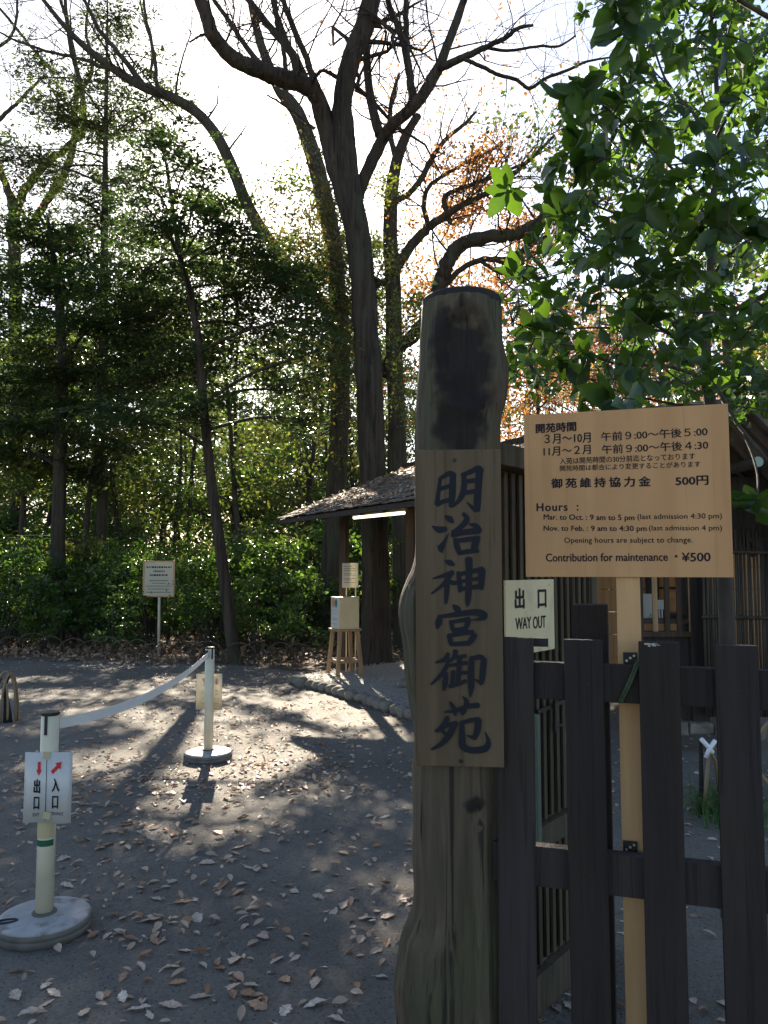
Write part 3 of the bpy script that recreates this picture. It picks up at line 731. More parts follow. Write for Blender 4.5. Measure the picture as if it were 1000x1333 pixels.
    for px, py in ((592, 599), (600, 991)):
        nl = MB(); p = P0 + U * loc(px, py)[0] + V * loc(px, py)[1]
        nl.tube([p - N * .004, p + N * .003], [.0055, .0045], 10)
        nl.build('nail', M['black_metal'], bo, wl=True)
build_gate_post()

# ================================================================== FRONT PICKET FENCE AND NOTICE BOARD
YAW_F = R(-17.5)
UF = Vector((math.cos(YAW_F), math.sin(YAW_F), 0)); NF = Vector((math.sin(YAW_F), -math.cos(YAW_F), 0))   # NF faces the camera
def d_f(px): return 1 / (.5111 + .000152 * (px - 692))
F0 = at(760, 840, d_f(760))
ROTF = Matrix(((UF.x, -NF.x, 0), (UF.y, -NF.y, 0), (0, 0, 1)))
def build_fence():
    o = empty('picket_fence', (F0.x, F0.y, 0), 0, 'dark brown picket fence with two rails joined to the log gate post', 'fence')
    def fl(px, py, back=0.0):
        p = on_plane(px, py, F0 - NF * back, NF); return (p - F0).dot(UF), p.z
    zt = fl(760, 833)[1]
    rng = random.Random(2)
    for k, px in enumerate((668.5, 760, 857, 958, 1064)):
        u, z = fl(px, 838); w = .0925
        top = {0: fl(668, 830)[1], 1: fl(760, 833)[1], 2: fl(857, 836)[1], 3: fl(958, 840)[1]}.get(k, zt)
        b = MB(); c = F0 + UF * u - NF * .011; b.box((c.x, c.y, (top + .06) / 2), (w, .022, top - .06), ROTF @ Matrix.Rotation(rng.uniform(-.004, .004), 3, 'Y'))
        b.build('picket', M['fence_paint'], o, False, .0025, wl=True)
        for zz in (1.315, .86):
            s = MB(); c = F0 + UF * (u + rng.uniform(-.012, .012)) + NF * .0005; s.tube([Vector((c.x, c.y, zz)) - NF * .002, Vector((c.x, c.y, zz)) + NF * .0008], [.0032, .0025], 8)
            s.build('nail', M['black_metal'], o, wl=True)
    u0 = fl(640, 860, .04)[0]; u1 = fl(1110, 860, .04)[0]
    for (ya, yb) in ((866, 915), (1113, 1167)):
        zt_, zb_ = fl(834, ya, .04)[1], fl(834, yb, .04)[1]
        c = F0 + UF * (u0 + u1) / 2 - NF * (.0225 + .018); b = MB(); b.box((c.x, c.y, (zt_ + zb_) / 2), (u1 - u0, .034, zt_ - zb_), ROTF)
        b.build('rail', M['fence_paint'], o, False, .002, wl=True)
    # square gate post behind the second picket, taller than the pickets
    p = at(771, 787, 2.13); b = MB(); b.box((p.x, p.y + .02, p.z / 2), (.094, .094, p.z), ROTF); b.build('square_post', M['fence_paint'], o, False, .004, wl=True)
    b = MB(); c = at(702, 836, 2.03); b.box(c, (.046, .014, .022), ROTF); b.build('latch_bar', M['black_metal'], o, False, .001, wl=True)
    # pale scrape and chipped paint on top of the third picket
    b = MB(); rr = random.Random(5)
    for _ in range(9):
        u, z = fl(840 + rr.uniform(0, 18), 837.5 + rr.uniform(0, 3.5)); c = F0 + UF * u + NF * .0007
        b.box((c.x, c.y, z), (rr.uniform(.003, .009), .0008, rr.uniform(.001, .004)), ROTF)
    b.build('paint_chips', M['faded_ink'], o, wl=True)
build_fence()

def build_notice():
    PB = at(683, 751, 2.03); PBr = at(955, 751, 1.885)
    U = (PBr - PB); U.z = 0; U.normalize(); N = Vector((U.y, -U.x, 0)); V = Vector((0, 0, 1))
    rot = Matrix(((U.x, -N.x, 0), (U.y, -N.y, 0), (0, 0, 1)))
    o = empty('notice_board', (PB.x + .2, PB.y, 0), 0, 'light tan wooden opening hours board with black text on a square timber post', 'notice board')
    def loc(px, py):
        p = on_plane(px, py, PB, N) - PB; return p.dot(U), p.dot(V)
    # corners
    (xa, ya), (xb, yb), (xc, yc), (xd, yd) = loc(684, 751.5), loc(955, 751), loc(948, 524), loc(682.5, 541.5)
    x0, x1, y0, y1 = (xa + xd) / 2, (xb + xc) / 2, (ya + yb) / 2, (yc + yd) / 2
    b = MB(); c = PB + U * (x0 + x1) / 2 + V * (y0 + y1) / 2 - N * .009
    b.box(c, (x1 - x0, .018, y1 - y0), rot); po = b.build('panel', M['tan_wood'], o, False, .0012, wl=True)
    L = Letters()
    def line(body, xl, xr, tl, bl, tr, br, bold=0.0, spacing=1.0):
        """pixel box of a printed line: left x, right x, top/bottom at its left end and at its right end"""
        a = loc(xl, bl); a2 = loc(xl, tl); c_ = loc(xr, br); c2 = loc(xr, tr)
        h = ((a2[1] - a[1]) + (c2[1] - c_[1])) / 2
        L.fit(body, a[0], a[1], c_[0], a[1] + h, bold, spacing, c_[1] - a[1])
    line('開苑時間', 698, 750, 552, 564, 549, 561, .022)
    line('３月～10月', 709, 769, 566, 578, 562.5, 576, .012)
    line('午前９:00～午後５:00', 783, 921, 562, 574.5, 556, 567.5, .010)
    line('11月～２月', 708, 769, 583, 594, 578.5, 591, .012)
    line('午前９:00～午後４:30', 784, 922, 579, 591, 573, 585, .010)
    line('入苑は開苑時間の30分前迄となっております', 729, 905, 596, 604.5, 589.5, 598, .006)
    line('開苑時間は都合により変更することがあります', 729, 912, 606, 613.5, 600, 608, .006)
    line('御苑維持協力金', 718, 847, 623, 635.5, 620, 633, .02, 1.45)
    line('500円', 880, 922, 621, 632.5, 618.5, 631, .02)
    line('Hours  :', 699, 753, 655, 665.5, 654.5, 664.5, .02, 1.12)
    line('Mar. to Oct. : 9 am to 5 pm', 708, 826, 670, 678.5, 669.5, 679.5, .012)
    line('(last admission 4:30 pm)', 830, 940, 669, 678, 668, 677, .004)
    line('Nov. to Feb. : 9 am to 4:30 pm', 708, 842, 684.5, 693, 684, 693.5, .012)
    line('(last admission 4 pm)', 845, 940, 684, 692.5, 683.5, 692.5, .004)
    line('Opening hours are subject to change.', 735, 902, 699.5, 709, 699, 708.5, .006, 1.05)
    line('Contribution for maintenance ・', 711, 882, 720, 731, 720, 730, .014)
    line('¥500', 888, 925, 719.5, 731, 719, 730.5, .016)
    L.build('lettering', M['ink'], po, PB, U, V, N, .0008)
    # post behind the rails
    t1 = at(817.5, 760, d_f(818) + .10); bt = MB()
    cx = t1 + Vector((0, 0, 0)); top = PB.z + y1 - .05
    bt.box((cx.x, cx.y, top / 2 + .0), (.058, .045, top), rot); bt.build('post', M['post_tan'], o, False, .002, wl=True)
    for py in (857, 1103):
        q = at(820, py, d_f(818) + .074); g = MB(); g.box(q + U * .001, (.034, .003, .03), rot); bk = g.build('bracket', M['black_metal'], o, wl=True)
        for du, dv in ((-.008, -.006), (.010, .007), (0.001, 0.001)):
            s = MB(); cc = q + U * du + V * dv; s.tube([cc + N * .0005, cc + N * .003], [.0034, .003], 10)
            s.build('screw', M['steel'], bk, wl=True)
    # green cord that ties the post to the upper rail
    cd = MB(); a = on_plane(829, 864, F0 - NF * .02, NF); b2 = on_plane(806, 914, F0 - NF * .02, NF)
    for dx in (0, .0065):
        off = UF * dx + NF * (.001 + dx * .2)
        cd.tube([a + off - NF * .05, a + off + V * .003, a * .5 + b2 * .5 + off + NF * .002, b2 + off, b2 + off - NF * .05], [.0032] * 5, 8)
    tag(cd.build('green_cord', M['cord_green'], None, True), 'dark green cord tying the notice post to the upper rail', 'cord')
build_notice()

# ================================================================== BOARD WALL WITH THE WAY OUT SIGN
def build_board_wall():
    A = gp(696, 1318); B = gp(740, 1276)
    U = (B - A); U.z = 0; U.normalize(); N = Vector((U.y, -U.x, 0)); V = Vector((0, 0, 1))
    if N.y > 0: N = -N
    rot = Matrix(((U.x, -N.x, 0), (U.y, -N.y, 0), (0, 0, 1)))
    if rot.determinant() < 0: rot = Matrix(((U.x, N.x, 0), (U.y, N.y, 0), (0, 0, 1)))
    def up(px): 
        p = on_plane(px, 740, A, N) - A; return p.dot(U)
    u0, u1 = up(646), up(768)
    o = empty('board_wall', (A.x, A.y, 0), 0, 'weathered grey board wall with battens running back behind the picket fence', 'board wall')
    zt = on_plane(668, 590, A, N).z
    rng = random.Random(8)
    # planks with battens over the joints
    pl = MB(); bt = MB(); w = .055; u = u0; k = 0
    while u < u1:
        c = A + U * (u + w / 2) - N * (.012 + rng.uniform(0, .002))
        pl.box((c.x, c.y, (zt - .06 + .15) / 2 + .0), (w - .002, .018, zt - .06 - .15), rot)
        c = A + U * u + N * .006
        for (z0, z1) in ((.16 + rng.uniform(-.004, .004), .56), (.66 + rng.uniform(-.004, .004), zt - .08)):
            bt.box((c.x, c.y, (z0 + z1) / 2), (.024, .012, z1 - z0), rot)
        u += w
    pl.build('planks', M['board_wood'], o, False, wl=True); bt.build('battens', M['board_wood'], o, False, .002, wl=True)
    L_ = u1 - u0; um = (u0 + u1) / 2
    def beam(name, z, h, t, out, mat, x0=u0, x1=u1):
        c = A + U * (x0 + x1) / 2 + N * out; b = MB(); b.box((c.x, c.y, z), (x1 - x0, t, h), rot); return b.build(name, mat, o, False, .003, wl=True)
    beam('base_plank', .075, .14, .04, .012, M['board_wood']); beam('middle_rail', .61, .085, .032, .014, M['board_wood'])
    cb = beam('cap_beam', zt - .035, .075, .10, .035, M['board_wood'], u0 - .1, u1 + .05)
    for uu in (u1 + .0,): 
        c = A + U * uu - N * .01; b = MB(); b.box((c.x, c.y, (zt - .08) / 2), (.06, .06, zt - .08), rot); b.build('end_post', M['board_wood'], o, False, .004, wl=True)
    # pale edge board of the open gate leaf, and its hinge straps
    q0 = at(696, 930, 2.6); q1 = at(696, 1108, 2.6); b = MB(); b.box(((q0.x), q0.y, (q0.z + q1.z) / 2), (.024, .03, q0.z - q1.z), rot); b.build('edge_strip', M['edge_green'], o, False, .002, wl=True)
    h = MB(); a1 = on_plane(700, 927, A + N * .022, N); a2 = on_plane(736, 912, A + N * .022, N); h.bar(a1, a2, .004, .016)
    a3 = on_plane(722, 912, A + N * .03, N); a4 = on_plane(722, 952, A + N * .03, N); h.bar(a3, a4, .012, .01)
    a5 = on_plane(722, 944, A + N * .022, N); a6 = on_plane(738, 944, A + N * .022, N); h.bar(a5, a6, .004, .01)
    h.build('hinge_strap', M['black_metal'], o, wl=True)
    # WAY OUT sign
    S = A + N * .02
    def loc(px, py):
        p = on_plane(px, py, S, N) - S; return p.dot(U), p.z
    s = empty('way_out_sign', on_plane(687, 840, S, N), 0, 'pale cream WAY OUT sign screwed to the weathered board wall', 'sign')
    x0, z1 = loc(655.5, 755.5); x1, _ = loc(718.5, 757); z0 = loc(700, 848)[1]
    c = S + U * (x0 + x1) / 2 + N * .004; b = MB(); b.box((c.x, c.y, (z0 + z1) / 2), (x1 - x0, .008, z1 - z0), rot); po = b.build('panel', M['ivory'], s, False, .001, wl=True)
    L = Letters()
    def box(body, xl, xr, t, bt_, bold, sp=1.0):
        a = loc(xl, bt_); c_ = loc(xr, t); L.fit(body, a[0], a[1], c_[0], c_[1], bold, sp)
    box('出', 668, 679.5, 766, 792.5, .022); box('口', 698, 708, 767.5, 791, .022); box('WAY', 668.5, 688.5, 802.5, 820, .012); box('OUT', 691.5, 707.5, 801, 818.5, .012)
    S2 = S.copy(); S2.z = 0
    L.build('lettering', M['ink'], po, S2, U, V, N, .0095)
    for px, py in ((658, 760), (715, 761.5), (715, 843)):
        sc = MB(); p = on_plane(px, py, S + N * .008, N); sc.tube([p, p + N * .002], [.0045, .004], 10)
        sc.build('screw', M['steel'], s, wl=True)
build_board_wall()

# ================================================================== STANCHIONS, BELT
def stanchion(base, label, zt, lean=(0, 0)):
    o = empty('stanchion', base, 0, label, 'stanchion', 'belt barrier stanchions on the path')
    rr = .2
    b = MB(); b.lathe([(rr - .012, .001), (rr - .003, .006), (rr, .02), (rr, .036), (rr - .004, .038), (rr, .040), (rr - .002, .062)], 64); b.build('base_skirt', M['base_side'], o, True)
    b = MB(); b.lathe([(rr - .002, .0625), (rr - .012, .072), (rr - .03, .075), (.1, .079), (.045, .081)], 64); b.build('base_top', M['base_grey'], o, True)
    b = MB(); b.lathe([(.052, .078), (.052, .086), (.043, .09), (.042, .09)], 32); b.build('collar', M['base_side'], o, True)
    p = MB(); lx, ly = lean; p.tube([(0, 0, .08), (lx * .5, ly * .5, zt * .5), (lx, ly, zt - .012)], [.0385, .0385, .0385], 40); p.build('pole', M['ivory_pole'], o, True)
    c = MB(); c.lathe([(.0385, zt - .016), (.041, zt - .012), (.041, zt - .002), (.036, zt)], 40, (lx, ly, 0)); c.build('cap', M['black'], o, False)
    return o

ST1 = gp(57, 1212); ST2 = gp(271, 989)
def build_stanchions():
    t1 = at(66, 926, ST1.y); t2 = at(273.5, 842, ST2.y)
    s1 = stanchion(ST1, 'near ivory stanchion with black head carrying the clear exit and entrance sheet', t1.z)
    s2 = stanchion(ST2, 'far ivory stanchion with the belt end, its sheet seen from behind', t2.z)
    # slot on the heads
    for s, zt, dirx, ang in ((s1, t1.z, 1, -.05), (s2, t2.z, 1, .75)):
        b = MB(); a = R(-90) + ang; c = (math.cos(a) * .0395, math.sin(a) * .0395)
        b.box((c[0], c[1], zt - .055), (.013, .006, .085), Matrix.Rotation(ang, 3, 'Z')); b.build('belt_slot', M['black'], s, False, .001)
    # carry handle hole in the near base
    b = MB(); q = [(-.13 + .045 * math.cos(a), -.085 + .018 * math.sin(a) + .012 * math.cos(a), .0795) for a in np.linspace(0, 2 * math.pi, 25)]
    b.tube(q, [.0045] * 25, 6, False); b.build('handle_loop', M['black'], s1, True)
    # taped sheet on the near pole
    def sheet(s, st, px0, px1, py0, py1, off, mat, lab):
        d = st.y + off
        a = at(px0, py1, d); c = at(px1, py0, d)
        w, h = c.x - a.x, c.z - a.z
        yaw = math.atan2(-st.x, st.y) * .0
        me = MB(); n = 10
        Lf = []; Rt = []
        for i in range(n + 1):
            t = i / n; Lf.append((a.x + w * t, d - .004 * math.sin(t * math.pi), a.z + .003 * math.sin(t * 6))); Rt.append((a.x + w * t, d - .007 * math.sin(t * math.pi), c.z))
        me.strip(Lf, Rt)
        so = me.build('sheet', mat, s, True, wl=True); so.data['thickness'] = 1
        md = so.modifiers.new('thick', 'SOLIDIFY'); md.thickness = .0008
        return so, a, w, h, d
    so, a, w, h, d = sheet(s1, ST1, 30, 95, 979, 1071, -.047, M['paper'], '')
    U, V, N = Vector((1, 0, 0)), Vector((0, 0, 1)), Vector((0, -1, 0)); O = Vector((a.x, d - .0075, a.z))
    sx, sy = w / 65, h / 92
    def X(px): return (px - 30) * sx
    def Y(py): return (1071 - py) * sy
    L = Letters(); L.rect(X(60.4), Y(1068), X(61.2), Y(988))
    L.fit('出', X(44.5), Y(1032), X(52.5), Y(1014), .018); L.fit('口', X(45), Y(1053), X(52), Y(1037), .014)
    L.fit('入', X(69), Y(1030), X(78.5), Y(1013), .018); L.fit('口', X(70), Y(1052), X(77.5), Y(1036), .014)
    L.fit('EXIT', X(44), Y(1062), X(53), Y(1058), .0); L.fit('ENTRANCE', X(64), Y(1060.5), X(85), Y(1056.5), .0)
    L.build('lettering', M['ink'], so, O, U, V, N, .0006)
    A = Letters(); A2 = Letters()
    A.poly([(X(48.6), Y(991)), (X(52.8), Y(991)), (X(52.8), Y(1002)), (X(54.3), Y(1002)), (X(50.5), Y(1009.5)), (X(46.8), Y(1002)), (X(48.6), Y(1002))])
    ca = [(66.5, 1003.5), (69.5, 1007.5), (77.5, 999), (79.5, 1001.5), (81, 991), (72.5, 993), (74.5, 995.5)]
    A2.poly([(X(x), Y(y)) for x, y in ca])
    A.build('arrow', M['red'], so, O, U, V, N, .0006); A2.build('arrow', M['red'], so, O, U, V, N, .0006)
    for py in (983, 1061): 
        tp = MB(); c = at(62, py, d); tp.box((c.x, d - .009, c.z), (.034, .0008, .03), Matrix.Rotation(.1, 3, 'Y'))
        tp.build('tape', M['old_tape'], so, wl=True)
    # old tape marks on the near pole
    b = MB(); g = MB()
    for z0, z1, m_ in ((.375, .402, g), (.41, .485, b)):
        P_ = []
        for k in range(15):
            an = R(-90 + -70 + 140 * k / 14); P_.append((math.cos(an) * .0392, math.sin(an) * .0392))
        m_.strip([(x, y, z0) for x, y in P_], [(x, y, z1) for x, y in P_])
    g.build('green_tape', M['green_tape'], s1, True); b.build('worn_tape', M['old_tape'], s1, True)
    # far sheet, seen from behind the pole
    so, a, w, h, d = sheet(s2, ST2, 255, 289.5, 877, 924, .047, M['paper_old'], '')
    O = Vector((a.x, d - .0075, a.z)); sx, sy = w / 34.5, h / 47
    def X(px): return (px - 255) * sx
    def Y(py): return (924 - py) * sy
    A = Letters(); A.poly([(X(x), Y(y)) for x, y in [(263, 884), (265.5, 882.5), (270, 889), (271.5, 887.5), (271, 893.5), (264.5, 891.5), (266.5, 890)]])
    A.build('arrow', M['faded_red'], so, O, U, V, N, .0006); A = Letters()
    A.poly([(X(x), Y(y)) for x, y in [(281, 883), (283.5, 883), (283.5, 888), (284.8, 888), (282.3, 892), (279.8, 888), (281, 888)]]); A.build('arrow', M['faded_red'], so, O, U, V, N, .0006)
    L = Letters(); L.fit('入', X(262), Y(905), X(267), Y(896), .0, mirror=True); L.fit('口', X(262), Y(917), X(267), Y(908), 0); L.fit('出', X(280.5), Y(905), X(285), Y(896), 0, mirror=True); L.fit('口', X(280.5), Y(917), X(285), Y(908), 0)
    L.build('lettering', M['faded_ink'], so, O, U, V, N, .0006)
    b = MB(); b.box((-.02, -.045, t2.z - .055), (.03, .02, .06)); b.build('belt_clip', M['black'], s2, False, .002)
    # the belt between the two heads
    b = MB(); p0 = Vector((ST1.x + .035, ST1.y + .02, t1.z - .055)); p1 = Vector((ST2.x, ST2.y - .04, t2.z - .055)); Lf = []; Rt = []
    n = 40
    for i in range(n + 1):
        t = i / n; p = p0.lerp(p1, t); p.z -= .09 * 4 * t * (1 - t)
        tw = .12 * math.sin(t * 5) ; hw = .025
        Lf.append(p + Vector((math.sin(tw) * hw, 0, -math.cos(tw) * hw))); Rt.append(p + Vector((-math.sin(tw) * hw, 0, math.cos(tw) * hw)))
    b.strip(Lf, Rt); bo = b.build('barrier_belt', M['belt'], None, False)
    md = bo.modifiers.new('thick', 'SOLIDIFY'); md.thickness = .0012
    tag(bo, 'white sagging belt stretched between the two stanchions', 'barrier belt')
build_stanchions()

# ================================================================== ROOFED GATE (left) AND TICKET OFFICE (right)
def build_gatehouse():
    o = empty('roofed_gate', (1.2, 10.5, 0), 0, 'open timber gate shelter with a shingled roof strewn with leaves, behind the gate post', 'shelter')
    e = Vector((.494, -.869, 0)).normalized(); w = Vector((.869, .494, 0)).normalized(); C0 = Vector((-1.58, 11.44, 2.32)); LEN = 4.6; W = 2.27; tan = .405
    sl = Vector((w.x, w.y, tan)).normalized(); n = e.cross(sl).normalized()
    if n.z < 0: n = -n
    SLW = W * math.sqrt(1 + tan * tan)
    rng = random.Random(3); rf = MB()
    rows = 17; rowh = SLW / rows
    R3 = Matrix((e, sl, n)).transposed()
    for i in range(rows):
        x = -.02
        while x < LEN:
            ww = rng.uniform(.07, .2)
            if x + ww > LEN: ww = LEN - x + .001
            c = C0 + e * (x + ww / 2) + sl * (i * rowh + rowh * .62) + n * (.012 + rng.uniform(0, .016) + .003 * (i % 2))
            tilt = Matrix.Rotation(R(-4) + rng.uniform(-.03, .03), 3, 'X') @ Matrix.Rotation(rng.uniform(-.04, .04), 3, 'Y')
            rf.box(c, (ww - .004, rowh * 1.3 + rng.uniform(-.02, .02), .012), R3 @ tilt)
            x += ww
    ro = rf.build('roof', M['shingle'], o, wl=True)
    b = MB(); c = C0 + e * LEN / 2 + sl * (SLW / 2 + .03) - n * .02; b.box(c, (LEN, SLW, .024), R3); b.build('roof_boards', M['brown_wood'], ro, wl=True)
    # other slope
    sl2 = Vector((w.x, w.y, -tan)).normalized(); n2 = e.cross(sl2).normalized(); n2 = n2 if n2.z > 0 else -n2
    Rg = C0 + sl * SLW; b = MB(); c = Rg + e * LEN / 2 + sl2 * SLW / 2 + n2 * .0; b.box(c, (LEN, SLW, .05), Matrix((e, sl2, n2)).transposed()); b.build('rear_slope', M['shingle'], o, wl=True)
    b = MB(); b.bar(Rg + n * .04 - e * .03, Rg + e * LEN + n * .04, .16, .07); b.build('ridge', M['dark_wood'], o, wl=True)
    b = MB(); b.bar(C0 - n * .045 + sl * .03, C0 + e * LEN - n * .045 + sl * .03, .05, .06); b.build('eave_beam', M['dark_wood'], o, wl=True)
    b = MB(); b.bar(C0 - n * .06 + e * .03, C0 + sl * SLW - n * .06 + e * .03, .05, .07); b.build('verge_board', M['dark_wood'], o, wl=True)
    for k in range(8):
        x = .3 + k * .545; b = MB(); b.bar(C0 + e * x - n * .075 + sl * .05, C0 + e * x + sl * SLW - n * .075, .045, .06); b.build('rafter', M['brown_wood'], o, wl=True)
    for P_, r in ((at(448, 740, 11.6), .054), (at(536, 740, 9.95), .06)):
        zt = C0.z + .29; b = MB(); b.box((P_.x, P_.y, zt / 2 + .04), (r * 2, r * 2, zt - .08), Matrix.Rotation(R(-30), 3, 'Z')); b.build('post', M['brown_wood'], o, False, .006, wl=True)
    pa, pb = at(448, 740, 11.6), at(536, 740, 9.95)
    dd = (pb - pa); dd.z = 0; dd.normalize(); b = MB(); q0 = pa - dd * .25; q1 = pb + dd * 1.2; q0.z = q1.z = C0.z + .24; b.bar(q0, q1, .1, .13); b.build('wall_plate', M['dark_wood'], o, wl=True)
    st = MB(); bm = bmesh.new(); bmesh.ops.create_icosphere(bm, subdivisions=3, radius=1)
    for v in bm.verts: v.co = Vector((v.co.x * .17, v.co.y * .15, v.co.z * .09)) * (1 + .15 * mnoise.noise(v.co * 1.5)) + Vector((pb.x - .03, pb.y, .12))
    me = bpy.data.meshes.new('foot_stone'); bm.to_mesh(me); bm.free(); me.polygons.foreach_set('use_smooth', [True] * len(me.polygons)); link('foot_stone', me, M['stone'], o, wl=True)
    # leaves lying on the roof
    r = np.random.default_rng(5); n_ = 2200; u = r.random(n_) * LEN; v = r.random(n_) ** .8 * SLW
    P = np.array([C0 + e * a + sl * c + n * .035 for a, c in zip(u, v)]); nr = np.tile(np.array(n), (n_, 1)) + r.normal(size=(n_, 3)) * .35
    lo = link('leaf_litter', leaves_mesh('leaf_litter', P, r.uniform(.04, .09, n_), .55, r, nrm=nr), M['leaf_litter'], ro, wl=True); lo['kind'] = 'stuff'
    # fluorescent lamp under the eave
    a = at(461, 674, 10.5); c = at(526, 667.5, 9.3)
    l = empty('eave_lamp', a, 0, 'long pale tube lamp fixed under the shelter eave', 'lamp')
    b = MB(); b.bar(a + Vector((0, 0, .035)), c + Vector((0, 0, .035)), .075, .035); b.build('housing', M['ivory'], l, wl=True)
    b = MB(); b.tube([a, c], [.021, .021], 12); b.build('tube', M['lamp'], l, True, wl=True)
build_gatehouse()

def build_office():
    o = empty('ticket_office', (2.6, 7.0, 0), 0, 'dark timber ticket office with barred window behind the notice board', 'ticket office')
    Y = 7.0
    def p(px, py, d=Y): return at(px, py, d)
    def bx(name, px0, px1, py0, py1, mat, d=Y, t=.05, parent=o, bev=.004):
        a, c = p(px0, py1, d), p(px1, py0, d); b = MB(); b.box(((a.x + c.x) / 2, d + t / 2, (a.z + c.z) / 2), (c.x - a.x, t, c.z - a.z)); return b.build(name, mat, parent, False, bev, wl=True)
    # back wall of the open bay, tan boards
    bw = MB(); a = p(700, 905, 8.6); 
    for k in range(9): 
        z0 = .12 + k * .25; bw.box((2.9, 8.62, z0 + .122), (2.6, .04, .244))
    bw.build('bay_wall', M['warm_wood'], o, False, .006, wl=True)
    # counter wall under the window
    bx('counter_wall', 826, 912, 829, 938, M['dark_wood'], Y, .08)
    bx('corner_post', 903, 916, 640, 945, M['dark_wood'], Y - .05, .12); bx('jamb', 824, 834, 640, 940, M['brown_wood'], Y - .03, .10)
    wf = bx('window', 834, 903, 822, 829.5, M['brown_wood'], Y - .05, .10)
    bx('sill', 830, 905, 806, 812, M['brown_wood'], Y - .02, .16, wf); bx('head', 834, 903, 690, 700, M['brown_wood'], Y - .02, .1, wf)
    for px in (852.5, 868, 884, 900): bx('bar', px - 1.6, px + 1.6, 700, 822, M['stool_wood'] if px < 860 or px > 890 else M['brown_wood'], Y - .045, .025, wf, .002)
    # inside: warm lit-looking panel, shoji grid
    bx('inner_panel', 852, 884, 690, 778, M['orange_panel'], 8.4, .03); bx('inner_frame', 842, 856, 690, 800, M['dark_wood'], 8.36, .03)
    for py in (712, 738, 764): bx('panel_bar', 852, 884, py, py + 2.5, M['dark_wood'], 8.37, .02)
    bx('inner_shelf', 834, 903, 800, 806, M['brown_wood'], 7.35, .3)
    bx('side_wall', 884, 905, 640, 830, M['dark_wood'], 8.2, .05)
    bx('rear_wall', 826, 1010, 600, 945, M['dark_wood'], 9.2, .05)
    # foundation stones
    for k, (a, c, t, bt) in enumerate(((878, 897, 940, 958), (899, 930, 942, 956), (932, 962, 944, 960), (850, 876, 942, 962), (964, 1000, 946, 965), (820, 848, 940, 960))):
        bx('foundation_stone', a, c, t, bt, M['stone'], 6.85, .3, o, .02)
    # bamboo screen on the right
    bs = MB(); r = random.Random(6); x = p(914, 700, 6.75).x; x1 = p(1040, 700, 6.75).x + .5
    zt, zb = p(950, 688, 6.75).z, .32
    while x < x1:
        rr = r.uniform(.008, .015); bs.tube([(x, 6.75 + r.uniform(-.012, .012), zb), (x + r.uniform(-.01, .01), 6.75 + r.uniform(-.012, .012), zt + r.uniform(-.04, .05))], [rr, rr * .8], 6); x += rr * 1.9
    bo = bs.build('bamboo_screen', M['bamboo_dark'], o, True, wl=True)
    for py in (718, 803, 893):
        q = p(914, py, 6.72); b = MB(); b.tube([(q.x, 6.715, q.z), (x1, 6.715, q.z - .02)], [.017, .015], 10); b.build('binding_rail', M['bamboo_dark'], bo, True, wl=True)
    # roof: gable with its right verge coming down behind the board
    yf, yb = 5.9, 9.8
    top = at(945, 533, 6.2); low = at(1010, 600, 6.2)
    dx, dz = low.x - top.x, low.z - top.z
    A = Vector((top.x, 0, top.z)); Bv = A + Vector((dx, 0, dz)) * 2.6
    Lx = Vector((1.95, 0, top.z - .10))
    b = MB()
    def slab(P, Q, y0, y1, t):
        d = (Q - P).normalized(); nn = Vector((-d.z, 0, d.x)); nn = nn if nn.z > 0 else -nn; k = len(b.v)
        for y in (y0, y1):
            for q in (P, Q, Q + nn * t, P + nn * t): b.v.append((q.x, y, q.z))
        b.f.extend([(k, k + 1, k + 2, k + 3), (k + 7, k + 6, k + 5, k + 4), (k, k + 4, k + 5, k + 1), (k + 1, k + 5, k + 6, k + 2), (k + 2, k + 6, k + 7, k + 3), (k + 3, k + 7, k + 4, k)])
    slab(A, Bv, yf, yb, .05); ro = b.build('roof', M['shingle'], o, wl=True)
    b = MB(); slab(Lx, A + Vector((.0, 0, -.012)), yf + .01, yb - .01, .05); b.build('roof_top', M['shingle'], o, wl=True)
    for k in range(6):
        y = yf + .12 + k * .62; b = MB(); d = (Bv - A).normalized(); b.bar(Vector((A.x, y, A.z - .05)), Vector((Bv.x, y, Bv.z - .05)), .06, .09); b.build('rafter', M['brown_wood'], o, wl=True)
    q = at(987, 601, 6.05); b = MB(); b.tube([q, q + Vector((0, 3.2, .0))], [.045, .045], 20); pu = b.build('purlin', M['dark_wood'], o, True, wl=True)
    b = MB(); b.tube([q - Vector((0, .006, 0)), q - Vector((0, .0005, 0))], [.040, .043], 20); b.build('painted_end', M['green_end'], pu, wl=True)
    b = MB(); a = at(948, 632, 6.6); b.box((a.x + .6, 6.6, a.z), (1.6, .1, .14)); b.build('eave_beam', M['dark_wood'], o, wl=True)
    b = MB(); a = at(948, 660, 6.9); b.box((a.x + .6, 6.95, a.z + .1), (1.7, .04, .75)); b.build('gable_boards', M['dark_wood'], o, wl=True)
